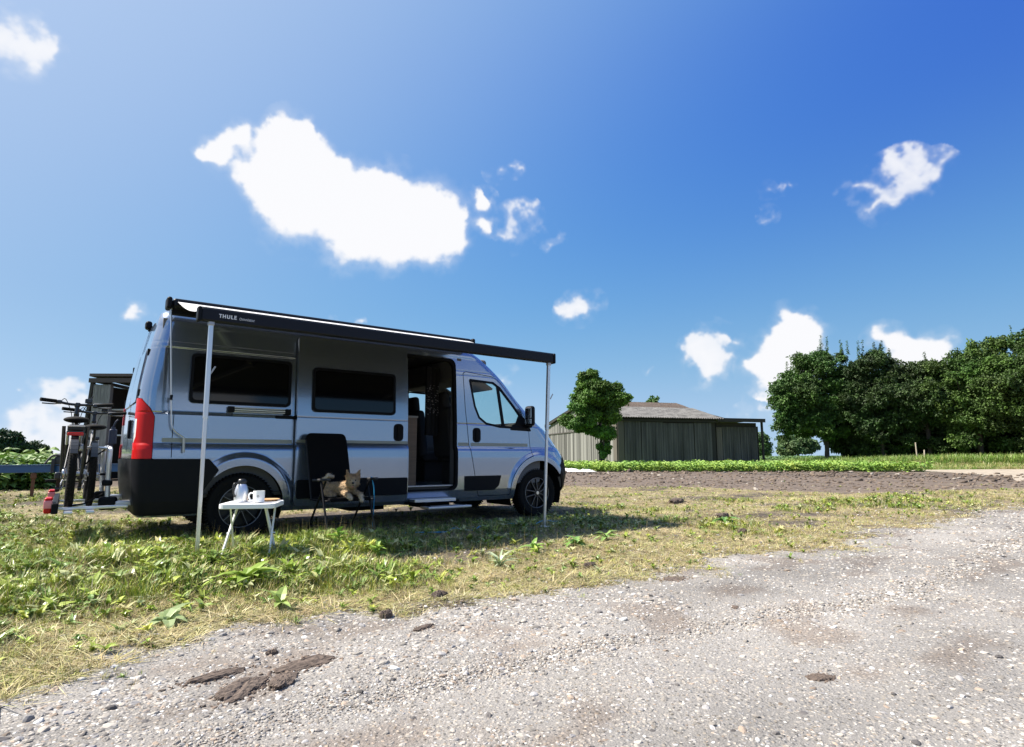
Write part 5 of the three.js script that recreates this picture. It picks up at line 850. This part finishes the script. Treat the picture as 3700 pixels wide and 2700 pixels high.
// ---------------------------------------------------------------- the dog lying on the chair
{
  const dog = thing('dog', 'small sandy shaggy terrier with pricked ears lying on the black camp chair', 'dog', [CX, cy0, CZ], CT);
  const J = [];                                                             // bones: a, ra, b, rb
  const bone = (a, ra, b, rb) => J.push([v3(a), ra, v3(b), rb]);
  const S = 0.425;
  bone([-0.05, S + 0.070, -0.15], 0.074, [0.0, S + 0.082, 0.05], 0.078);    // trunk
  bone([0.0, S + 0.082, 0.05], 0.076, [0.03, S + 0.095, 0.11], 0.062);      // chest
  bone([0.03, S + 0.105, 0.10], 0.056, [0.045, S + 0.15, 0.145], 0.050);    // neck
  const HC = V3(0.045, S + 0.168, 0.155), ht = -0.47, hd = (r, u, f) => [HC.x + r * Math.cos(ht) + f * Math.sin(ht), HC.y + u, HC.z - r * Math.sin(ht) + f * Math.cos(ht)];   // head frame: right, up, forward
  bone(hd(0, 0.006, 0), 0.064, hd(0, 0.0, 0.025), 0.058);                   // skull
  bone(hd(0, -0.022, 0.045), 0.040, hd(0, -0.032, 0.090), 0.030);
  bone(hd(0, -0.050, 0.05), 0.028, hd(0, -0.064, 0.07), 0.018);           // beard           // muzzle
  bone(hd(-0.036, -0.032, 0.02), 0.03, hd(0.036, -0.032, 0.02), 0.03);      // cheeks
  bone([-0.03, S + 0.04, 0.12], 0.036, [-0.035, S + 0.018, 0.235], 0.022);  // near foreleg, over the seat edge
  bone([-0.035, S + 0.018, 0.235], 0.022, [-0.03, S - 0.005, 0.262], 0.022);
  bone([0.085, S + 0.05, 0.12], 0.036, [0.10, S + 0.018, 0.23], 0.023);
  bone([0.10, S + 0.018, 0.23], 0.022, [0.10, S - 0.03, 0.262], 0.022);
  bone([-0.11, S + 0.05, -0.12], 0.05, [-0.115, S + 0.025, -0.02], 0.032);  // haunch and hind foot
  bone([-0.115, S + 0.02, -0.02], 0.024, [-0.10, S + 0.018, 0.05], 0.02);
  bone([0.02, S + 0.05, -0.17], 0.048, [0.06, S + 0.022, -0.10], 0.03);
  bone([-0.08, S + 0.10, -0.19], 0.028, [-0.115, S + 0.175, -0.17], 0.022); // tail, carried high and curled
  bone([-0.115, S + 0.175, -0.17], 0.022, [-0.09, S + 0.215, -0.13], 0.021);
  bone([-0.09, S + 0.215, -0.13], 0.021, [-0.05, S + 0.205, -0.11], 0.014);
  const ears = [[hd(-0.044, 0.042, 0), 0.030, hd(-0.064, 0.108, 0), 0.007], [hd(0.044, 0.042, 0), 0.030, hd(0.066, 0.104, 0), 0.007]];
  for (const e of ears) bone(...e);
  const ap = V3(), ab = V3();
  const dist = (p) => {
    let d = 1e9; const k = 0.028;
    for (const [a, ra, b, rb] of J) { ab.subVectors(b, a); ap.subVectors(p, a); const t = clamp(ap.dot(ab) / ab.lengthSq()), q = ap.addScaledVector(ab, -t).length() - mix(ra, rb, t), h = clamp(0.5 + 0.5 * (d - q) / k); d = d > 1e8 ? q : mix(d, q, h) - k * h * (1 - h); }
    return d + (noise3(p.x * 70, p.y * 70, p.z * 70) - 0.5) * 0.009;
  };
  const N = 112, mc = new MarchingCubes(N, new THREE.MeshStandardMaterial(), false, false, 200000), half = 0.30, c0 = V3(-0.03, S + 0.10, 0.04), p = V3();
  for (let k = 0; k < N; k++) for (let j = 0; j < N; j++) for (let i = 0; i < N; i++) { p.set((i - N / 2) / (N / 2) * half + c0.x, (j - N / 2) / (N / 2) * half + c0.y, (k - N / 2) / (N / 2) * half + c0.z); mc.field[i + j * N + k * N * N] = -dist(p); }
  mc.isolation = 0; mc.update();
  const n = mc.count ?? mc.geometry.drawRange.count, P = mc.positionArray.slice(0, n * 3), g = new THREE.BufferGeometry(), col = new Float32Array(n * 3), NN = new Float32Array(n * 3);
  for (let i = 0; i < n; i++) {
    const x = P[i * 3] * half + c0.x, y = P[i * 3 + 1] * half + c0.y, z = P[i * 3 + 2] * half + c0.z; P.set([x, y, z], i * 3);
    const e = 0.003, q = [[e, 0, 0], [0, e, 0], [0, 0, e]].map(([a, b, c]) => dist(p.set(x + a, y + b, z + c)) - dist(p.set(x - a, y - b, z - c))), l = Math.hypot(...q) || 1; NN.set([q[0] / l, q[1] / l, q[2] / l], i * 3);
    const f = fbm3(x * 40, y * 40, z * 40, 3), pale = clamp(sstep(0.22, 0.26, z) * 0.3 + sstep(-0.07, -0.1, z) * sstep(S + 0.14, S + 0.16, y) + 0.6 * sstep(S + 0.03, S + 0.0, y)), red = sstep(S + 0.17, S + 0.22, y) * sstep(0.0, 0.1, z) * 0.7, k = 0.7 + 0.75 * (f - 0.2);
    col.set([mix(mix(0.45, 0.40, red), 0.58, pale) * k, mix(mix(0.32, 0.22, red), 0.48, pale) * k, mix(mix(0.19, 0.105, red), 0.36, pale) * k], i * 3);
  }
  g.setAttribute('position', new THREE.BufferAttribute(P, 3)); g.setAttribute('normal', new THREE.BufferAttribute(NN, 3)); g.setAttribute('color', new THREE.BufferAttribute(col, 3));
  part(dog, 'body', g, new THREE.MeshStandardMaterial({ vertexColors: true, roughness: 0.95 }));
  const fp = [], fc = [], fn = [];                                          // shaggy coat: short locks lying along the body
  for (let k = 0; k < 5200; k++) {
    const i = Math.floor(rnd() * n), b = V3(P[i * 3], P[i * 3 + 1], P[i * 3 + 2]), nn = V3(NN[i * 3], NN[i * 3 + 1], NN[i * 3 + 2]), dir = V3(rr(-1, 1), rr(-1.4, 0.4), rr(-0.6, 1)).addScaledVector(nn, 0.7).normalize(), L = rr(0.010, 0.024), s = new THREE.Vector3().crossVectors(nn, dir).normalize().multiplyScalar(0.0017), face = b.distanceTo(v3(hd(0, -0.02, 0.07))) < 0.045 ? 0.5 : 1, t = b.clone().addScaledVector(dir, L * face), w = rr(0.75, 1.3);
    for (const q of [b.clone().add(s), b.clone().sub(s), t]) { fp.push(q.x, q.y, q.z); fc.push(col[i * 3] * w, col[i * 3 + 1] * w, col[i * 3 + 2] * w); fn.push(nn.x, nn.y, nn.z); }
  }
  const fg = new THREE.BufferGeometry(); fg.setAttribute('position', new THREE.Float32BufferAttribute(fp, 3)); fg.setAttribute('normal', new THREE.Float32BufferAttribute(fn, 3)); fg.setAttribute('color', new THREE.Float32BufferAttribute(fc, 3));
  const fur = part(dog, 'coat', fg, new THREE.MeshStandardMaterial({ vertexColors: true, roughness: 1 })); fur.userData.kind = 'stuff';
  const DK = M(0.01, 0.009, 0.008, 0.3);
  part(dog, 'nose', [place(new THREE.SphereGeometry(0.0125, 14, 10), ...hd(0, -0.020, 0.118))], DK);
  for (const r of [-0.026, 0.026]) part(dog, 'eye', [place(new THREE.SphereGeometry(0.0085, 14, 10), ...hd(r, 0.006, 0.080))], M(0.012, 0.008, 0.006, 0.1));
  part(dog, 'tongue', [place(new RoundedBoxGeometry(0.016, 0.008, 0.024, 2, 0.003), ...hd(0, -0.056, 0.106), 0.5, ht)], M(0.5, 0.16, 0.16, 0.5));
  part(dog, 'mouth', [tube([hd(-0.028, -0.052, 0.082), hd(-0.012, -0.046, 0.108), hd(0, -0.042, 0.116), hd(0.012, -0.046, 0.108), hd(0.028, -0.052, 0.082)], 0.0032, 6, 20)], DK);
}
// its lead, from the armrest down over the ground
{
  const L = (x, z, h = 0.012) => [x, gh(x, z) + h, z];
  const t = thing('dog_lead', 'thin bright blue lead trailing from the chair arm through the shaded grass', 'lead');
  const BLUE = M(0.03, 0.30, 0.55, 0.6);
  part(t, 'lead_strap', [tube([[1.125, cy0 + 0.63, 0.72], [1.16, cy0 + 0.5, 0.72], [1.18, cy0 + 0.30, 0.68], [1.20, cy0 + 0.12, 0.62], L(1.24, 0.62), L(1.16, 1.02, 0.03), L(1.18, 1.18), L(1.28, 1.36, 0.03), L(1.46, 1.55, 0.02), L(1.66, 1.44), L(1.81, 1.30, 0.03), L(1.84, 1.45), L(1.9, 1.56), L(2.09, 1.40, 0.03), L(2.3, 1.34), L(2.5, 1.38, 0.03), L(2.63, 1.42), L(2.8, 1.43), L(2.96, 1.37, 0.03), L(3.17, 1.28, 0.03), L(3.32, 1.22), L(3.42, 1.3, 0.03), L(3.34, 1.4), L(3.2, 1.34)], 0.0055, 6, 220)], BLUE);
  part(t, 'hand_loop', [place(ring(0.05, 0.0055, 28, 6), ...L(3.15, 1.36, 0.02), Math.PI / 2 - 0.2)], BLUE);
}

// ---------------------------------------------------------------- bicycle carrier on the tail and the bicycle on it
const rack = thing('bicycle_carrier', 'aluminium bicycle carrier with red lamps mounted on the campervan tail', 'carrier');
{
  const zs = [-0.42, -1.62];
  part(rack, 'wheel_channel', [span(-1.51, -1.44, 0.335, 0.36, -1.85, -0.02, 0.008)], ALU); part(rack, 'wheel_channel', [span(-1.34, -1.275, 0.335, 0.36, -1.85, -0.02, 0.008)], ALU);
  for (const z of [-0.22, -0.62, -1.4]) part(rack, 'cross_beam', [span(-1.58, -1.0, 0.362, 0.392, z - 0.02, z + 0.02, 0.008)], ALU);
  const up = (z) => [[-1.17, 0.37, z], [-1.175, 0.6, z], [-1.18, 0.86, z], [-1.18, 0.93, z - 0.05], [-1.18, 0.95, z - 0.14]];
  part(rack, 'frame_hoop', [tube([[-1.165, 0.37, zs[0]], [-1.175, 0.65, zs[0]], [-1.18, 0.88, zs[0]], [-1.18, 0.945, zs[0] - 0.07], [-1.18, 0.955, -1.02], [-1.18, 0.945, zs[1] + 0.07], [-1.18, 0.88, zs[1]], [-1.175, 0.65, zs[1]], [-1.165, 0.37, zs[1]]], 0.023, 12, 90)], M(0.74, 0.75, 0.77, 0.35, 0.5));
  part(rack, 'holding_arm', [rod([-1.18, 0.945, -0.55], [-1.40, 0.95, -0.60], 0.014), rbox(0.06, 0.07, 0.07, 0.02, -1.41, 0.95, -0.61)], ALU);
  part(rack, 'pivot_block', [rbox(0.16, 0.13, 0.09, 0.03, -1.16, 0.40, zs[0]), rbox(0.09, 0.06, 0.07, 0.02, -1.18, 0.60, zs[0])], BLACKP); part(rack, 'pivot_block', [rbox(0.16, 0.13, 0.09, 0.03, -1.16, 0.40, zs[1])], BLACKP);
  part(rack, 'tow_mount', [span(-1.1, -0.86, 0.37, 0.42, -0.52, -0.34, 0.01), span(-1.1, -0.86, 0.37, 0.42, -1.72, -1.5, 0.01)], M(0.7, 0.7, 0.72, 0.35, 0.7));
  part(rack, 'lamp_bar', [span(-1.6, -1.55, 0.345, 0.44, -1.9, -0.02, 0.01)], BLACKP);
  for (const z of [-0.16, -1.75]) { const l = part(rack, 'carrier_lamp', [rbox(0.06, 0.14, 0.22, 0.015, -1.625, 0.42, z)], RED); part(l, 'lamp_lens', [rbox(0.066, 0.075, 0.19, 0.01, -1.626, 0.43, z + 0.018)], M(0.75, 0.22, 0.26, 0.2, 0, { clearcoat: 1 })); }
  part(rack, 'clamp_arm', [rod([-1.175, 0.95, -0.5], [-1.165, 1.16, -0.5], 0.02), rbox(0.07, 0.16, 0.06, 0.02, -1.165, 1.06, -0.5), tube([[-1.165, 1.16, -0.5], [-1.15, 1.21, -0.48], [-1.13, 1.235, -0.47]], 0.008, 6, 10)], M(0.012, 0.02, 0.05, 0.5));
  part(rack, 'strap', [tube([[-1.22, 0.93, -0.43], [-1.36, 0.80, -0.44], [-1.46, 0.62, -0.44]], 0.008, 6, 16), tube([[-1.2, 0.5, -0.42], [-1.34, 0.42, -0.3], [-1.44, 0.40, -0.25]], 0.008, 6, 16)], RUBBER);
}
const bike = thing('bicycle', 'dark trekking bicycle with rear luggage rack on the outer channel of the carrier', 'bicycle', [-1.475, 0.352, -0.42]);
{                                                                           // its rear wheel stands at the near end of the carrier
  const F = M(0.012, 0.013, 0.017, 0.4, 0.2, { clearcoat: 0.5 }), SIL = M(0.55, 0.56, 0.58, 0.3, 0.9), R = 0.345, FZ = -1.08;
  const wheelAt = (z) => {
    const t = ring(R - 0.033, 0.034, 56, 12); t.rotateY(Math.PI / 2); t.translate(0, R, z);
    const knobs = []; for (let i = 0; i < 70; i++) for (const s of [-1, 0, 1]) { const b = new THREE.BoxGeometry(0.013, 0.008, 0.014); b.translate(s * 0.019, R - 0.031 + 0.031 * Math.cos(s * 0.65) + 0.001, 0); b.rotateX((i + (s ? 0.5 : 0)) / 70 * Math.PI * 2); b.translate(0, R, z); knobs.push(b); }
    const g = new THREE.Group(); g.name = 'wheel'; bike.add(g);
    part(g, 'tyre', [t, ...knobs], RUBBER);
    const rm = ring(R - 0.064, 0.010, 56, 8); rm.rotateY(Math.PI / 2); rm.translate(0, R, z); part(g, 'rim', [rm], SIL);
    const sp = []; for (let i = 0; i < 28; i++) { const a = i / 28 * Math.PI * 2; sp.push(rod([i % 2 ? 0.028 : -0.028, R, z], [0, R + (R - 0.07) * Math.sin(a), z + (R - 0.07) * Math.cos(a)], 0.0016, 0.0016, 4)); } part(g, 'spokes', sp, SIL);
    part(g, 'hub', [rod([-0.065, R, z], [0.065, R, z], 0.022, 0.022, 14)], SIL);
  };
  wheelAt(0); wheelAt(FZ);
  const gp = []; for (let i = 0; i <= 14; i++) { const a = 0.55 + i / 14 * 1.8; gp.push([0, R + (R + 0.022) * Math.sin(a), (R + 0.022) * Math.cos(a)]); }
  part(bike, 'mudguard', gp.slice(1).map((p, i) => bar(gp[i], p, 0.062, 0.006, [0, p[1] - R, p[2]], 0.002)), F);
  part(bike, 'frame', [rod([0, 0.78, FZ + 0.13], [0, 0.98, FZ + 0.185], 0.027), rod([0, 0.95, FZ + 0.18], [0, 0.66, -0.33], 0.02), rod([0, 0.82, FZ + 0.14], [0, 0.30, -0.45], 0.026), rod([0, 0.30, -0.45], [0, 0.76, -0.30], 0.019), rod([0.06, R, 0], [0.035, 0.31, -0.42], 0.012), rod([-0.06, R, 0], [-0.035, 0.31, -0.42], 0.012), rod([0.06, R, 0], [0.025, 0.70, -0.31], 0.011), rod([-0.06, R, 0], [-0.025, 0.70, -0.31], 0.011)], F);
  const fork = part(bike, 'fork', [rod([-0.058, R, FZ], [-0.058, 0.64, FZ + 0.09], 0.021, 0.019), rod([0.058, R, FZ], [0.058, 0.64, FZ + 0.09], 0.021, 0.019), rbox(0.15, 0.045, 0.05, 0.015, 0, 0.765, FZ + 0.125)], F);
  part(fork, 'stanchion', [rod([-0.058, 0.62, FZ + 0.085], [-0.058, 0.755, FZ + 0.12], 0.016), rod([0.058, 0.62, FZ + 0.085], [0.058, 0.755, FZ + 0.12], 0.016)], SIL);
  const HZ = FZ + 0.14, bar0 = part(bike, 'handlebar', [tube([[-0.31, 1.115, HZ + 0.10], [-0.2, 1.105, HZ + 0.05], [-0.08, 1.085, HZ], [0, 1.08, HZ - 0.01], [0.08, 1.08, HZ], [0.2, 1.085, HZ + 0.05], [0.31, 1.08, HZ + 0.10]], 0.0145, 10, 40), rod([0, 0.97, FZ + 0.183], [0, 1.07, FZ + 0.17], 0.022), rbox(0.055, 0.05, 0.11, 0.014, 0, 1.075, HZ)], F);
  for (const s of [-1, 1]) {
    const gy = s < 0 ? 1.112 : 1.082;
    part(bar0, 'grip', [rod([s * 0.19, gy - 0.006, HZ + 0.048], [s * 0.325, gy + 0.004, HZ + 0.105], 0.02)], RUBBER);
    part(bar0, 'brake_lever', [rbox(0.055, 0.045, 0.045, 0.014, s * 0.165, gy - 0.012, HZ + 0.03), tube([[s * 0.165, gy - 0.02, HZ], [s * 0.21, gy - 0.03, HZ - 0.03], [s * 0.31, gy - 0.03, HZ + 0.02]], 0.007, 6, 16)], F);
    part(bar0, 'cable', [tube([[s * 0.15, gy, HZ + 0.02], [s * 0.11, gy + 0.03, HZ - 0.07], [s * 0.05, 1.0, HZ - 0.08], [s * 0.03, 0.86, HZ]], 0.004, 5, 20)], RUBBER);
  }
  part(bar0, 'display', [rbox(0.07, 0.05, 0.03, 0.01, 0.10, 1.125, HZ), rod([0.10, 1.10, HZ], [0.135, 1.18, HZ + 0.01], 0.007)], F);
  const sd = new THREE.SphereGeometry(1, 24, 14); sd.scale(0.108, 0.034, 0.10); sd.translate(0, 0.875, -0.18); const sn = new THREE.SphereGeometry(1, 16, 10); sn.scale(0.035, 0.025, 0.12); sn.translate(0, 0.872, -0.30);
  const sad = part(bike, 'saddle', [sd, sn], RUBBER); part(sad, 'seat_post', [rod([0, 0.72, -0.31], [0, 0.86, -0.24], 0.014), rod([-0.03, 0.845, -0.13], [-0.03, 0.845, -0.3], 0.005), rod([0.03, 0.845, -0.13], [0.03, 0.845, -0.3], 0.005)], F);
  const rk = part(bike, 'luggage_rack', [rod([-0.065, 0.745, 0.12], [-0.065, 0.745, -0.28], 0.007), rod([0.065, 0.745, 0.12], [0.065, 0.745, -0.28], 0.007), rod([-0.065, 0.745, 0.12], [0.065, 0.745, 0.12], 0.007), rod([-0.065, 0.745, -0.08], [0.065, 0.745, -0.08], 0.006), rod([-0.095, 0.80, 0.05], [-0.08, R, 0.0], 0.016), rod([0.095, 0.80, 0.05], [0.08, R, 0.0], 0.016), rod([-0.085, 0.745, -0.08], [-0.075, R, 0.0], 0.009), rod([0.085, 0.745, -0.08], [0.075, R, 0.0], 0.009)], F);
  part(rk, 'battery_case', [rbox(0.135, 0.062, 0.32, 0.018, 0, 0.785, -0.07)], M(0.012, 0.012, 0.013, 0.5)); part(rk, 'strap_band', [rbox(0.14, 0.012, 0.012, 0.004, 0, 0.80, 0.095)], M(0.5, 0.5, 0.5, 0.5));
  part(rk, 'rear_reflector', [rbox(0.125, 0.03, 0.018, 0.006, 0, 0.722, 0.135)], M(0.5, 0.012, 0.01, 0.3));
  const ch = ring(0.09, 0.007, 30, 6); ch.rotateY(Math.PI / 2); ch.translate(-0.055, 0.30, -0.45); const cas = ring(0.04, 0.018, 24, 8); cas.rotateY(Math.PI / 2); cas.translate(-0.06, R, 0);
  const cr = part(bike, 'crank_set', [ch, cas, bar([-0.075, 0.30, -0.45], [-0.095, 0.27, -0.29], 0.016, 0.026), bar([0.075, 0.30, -0.45], [0.095, 0.33, -0.61], 0.016, 0.026), rod([-0.08, 0.30, -0.45], [0.08, 0.30, -0.45], 0.04)], SIL);
  part(cr, 'pedal', [rbox(0.10, 0.026, 0.08, 0.008, -0.15, 0.27, -0.29)], RUBBER); part(cr, 'pedal', [rbox(0.10, 0.026, 0.08, 0.008, 0.15, 0.33, -0.61)], RUBBER);
  part(cr, 'derailleur', [bar([-0.095, R - 0.02, 0.0], [-0.095, 0.22, -0.03], 0.03, 0.05), rod([-0.08, 0.2, -0.03], [-0.115, 0.2, -0.03], 0.028), rbox(0.05, 0.07, 0.09, 0.015, -0.105, R - 0.02, 0.02), tube([[-0.055, 0.39, -0.45], [-0.055, R + 0.04, 0]], 0.005, 5, 6), tube([[-0.055, 0.21, -0.45], [-0.07, 0.19, -0.03]], 0.005, 5, 6)], F);
  part(bike, 'kick_stand', [rod([-0.05, 0.31, -0.40], [-0.10, 0.17, -0.10], 0.009)], SIL);
}

{
  const b2 = bike.clone(); b2.name = numbered('bicycle'); b2.userData = { label: 'smaller dark bicycle on the inner channel of the carrier, next to the van tail', category: 'bicycle' };
  b2.position.set(-1.307, 0.362, -0.66); b2.scale.setScalar(0.92); b2.remove(b2.getObjectByName('luggage_rack')); scene.add(b2);
}
// ---------------------------------------------------------------- clods of mud on the drive
const MUD = tex(256, 256, (u, v) => { const n = fbm2(u * 14, v * 14, 5), k = 0.6 + 1.0 * (n - 0.4); return [0.15 * k, 0.112 * k, 0.087 * k]; });
const mudMat = M(1, 1, 1, 0.9, 0, { map: MUD, bumpMap: MUD, bumpScale: 0.006 });
const crumbs = [];
function clod(label, x, z, lx, lz, h, turn, seed, tilt = 0, ridges = 0) {
  const g = new THREE.IcosahedronGeometry(1, 30), p = g.attributes.position, uv = [];
  for (let i = 0; i < p.count; i++) {
    const v = V3().fromBufferAttribute(p, i), n = 0.45 + 0.95 * fbm3(v.x * 1.6 + seed, v.y * 0.6, v.z * 1.6 + seed, 3) + 0.26 * fbm3(v.x * 7 + seed, v.y * 7, v.z * 7, 4);
    const q = Math.pow(Math.abs(v.y), 0.45) * Math.sign(v.y), rid = (ridges && v.y > 0 ? -0.45 * Math.pow(1 - Math.abs(Math.sin(v.z * ridges * 0.8 + seed + 0.8 * v.x + 0.8 * fbm3(v.x * 3, seed, v.z * 3, 2))), 3) : 0) + (v.y > 0 ? 0.7 * (fbm3(v.x * 6 + seed, 1, v.z * 6, 4) - 0.46) : 0);
    p.setXYZ(i, v.x * n * lx, (q * (0.8 + 0.35 * n) + rid) * h, v.z * n * lz); uv.push(v.x * lx * 6, v.z * lz * 6);
  }
  g.setAttribute('uv', new THREE.Float32BufferAttribute(uv, 2)); g.computeVertexNormals();
  const m = new THREE.Mesh(g, mudMat); m.position.set(x, gh(x, z) + 0.008 + h * 0.28, z); m.rotation.set(tilt, turn, 0, 'YXZ');
  const nc = Math.round(900 * lx); for (let k = 0; k < nc; k++) { const a = rnd() * 6.283, q = 0.75 + Math.pow(rnd(), 2) * 0.8, u = Math.cos(a) * lx * q, w = Math.sin(a) * lz * q * 1.25, px = x + u * Math.cos(turn) + w * Math.sin(turn), pz = z - u * Math.sin(turn) + w * Math.cos(turn), s = rr(0.0015, 0.007) * Math.min(1.6, lx / 0.07), t = rr(0.6, 1.2); crumbs.push({ m: mat4(px, gh(px, pz) + 0.011, pz, rr(-1, 1), rr(0, 6.28), rr(-1, 1), s, s * 0.8, s), c: [0.15 * t, 0.112 * t, 0.087 * t] }); }
  top(m, 'mud_clod', 'thing', label, 'clod', 'dried mud clods on the drive');
}
clod('largest brown mud slab on the gravel, split open by a dark crack', -1.01, 4.665, 0.105, 0.055, 0.013, 0.7, 3, 0.12, 2.2);
clod('flat brown mud slab with tread ridges, broadest of the clods on the gravel', -0.775, 4.56, 0.105, 0.058, 0.010, 0.12, 8, 0.05, 5);
clod('narrow flat ridged mud slab on the gravel next to the split slab', -1.06, 4.50, 0.095, 0.034, 0.009, 0.12, 14, 0.03, 6);
clod('narrow mud slab lying across the end of the split slab', -0.885, 4.675, 0.040, 0.085, 0.012, -0.55, 21, -0.06, 0);
clod('small dark mud lump behind the ridged slab on the gravel', -0.84, 4.36, 0.022, 0.016, 0.012, 0.3, 31);
clod('rounded dark earth clod at the drive edge before the awning shadow', -0.26, 4.12, 0.034, 0.026, 0.024, 0.5, 37);
clod('dark earth lump among grass tufts at the drive edge', 0.14, 3.92, 0.05, 0.03, 0.022, 0.2, 41);
clod('dark earth lump half sunk in the straw past the pale spiky rosette', 1.45, 3.72, 0.06, 0.03, 0.022, 0.1, 45);
clod('thin dark mud crust lying alone on the gravel past the ridged slab', -0.22, 4.42, 0.06, 0.022, 0.008, 0.35, 49);
clod('low brown mud crust on the drive, its edge crumbled, far from the slabs', 1.56, 4.36, 0.10, 0.05, 0.007, 0.2, 53, 0, 4);
clod('crumbled brown mud crust in the pale middle of the drive', 0.62, 5.72, 0.055, 0.03, 0.008, -0.5, 54, 0, 3);
clod('small brown mud crust beside a stony patch of the drive', 1.22, 5.0, 0.035, 0.018, 0.006, 0.6, 55, 0, 3);
clod('dark earth lump on the trampled grass at the tip of the awning shadow', 5.1, 2.3, 0.16, 0.06, 0.04, 0.3, 57);
clod('small black earth lump on dry grass between the awning shadow and the drive', 3.9, 3.35, 0.05, 0.04, 0.035, 0.3, 61);
clod('low dark mound in the yard grass towards the tilled soil', 7.6, -0.35, 0.35, 0.12, 0.05, 0.5, 66);
top(copies(stoneGeos[2], new THREE.MeshStandardMaterial({ roughness: 0.95 }), crumbs), 'mud_crumbs', 'stuff', 'brown crumbs fallen round the mud clods', 'soil');

renderer.render(scene, camera);
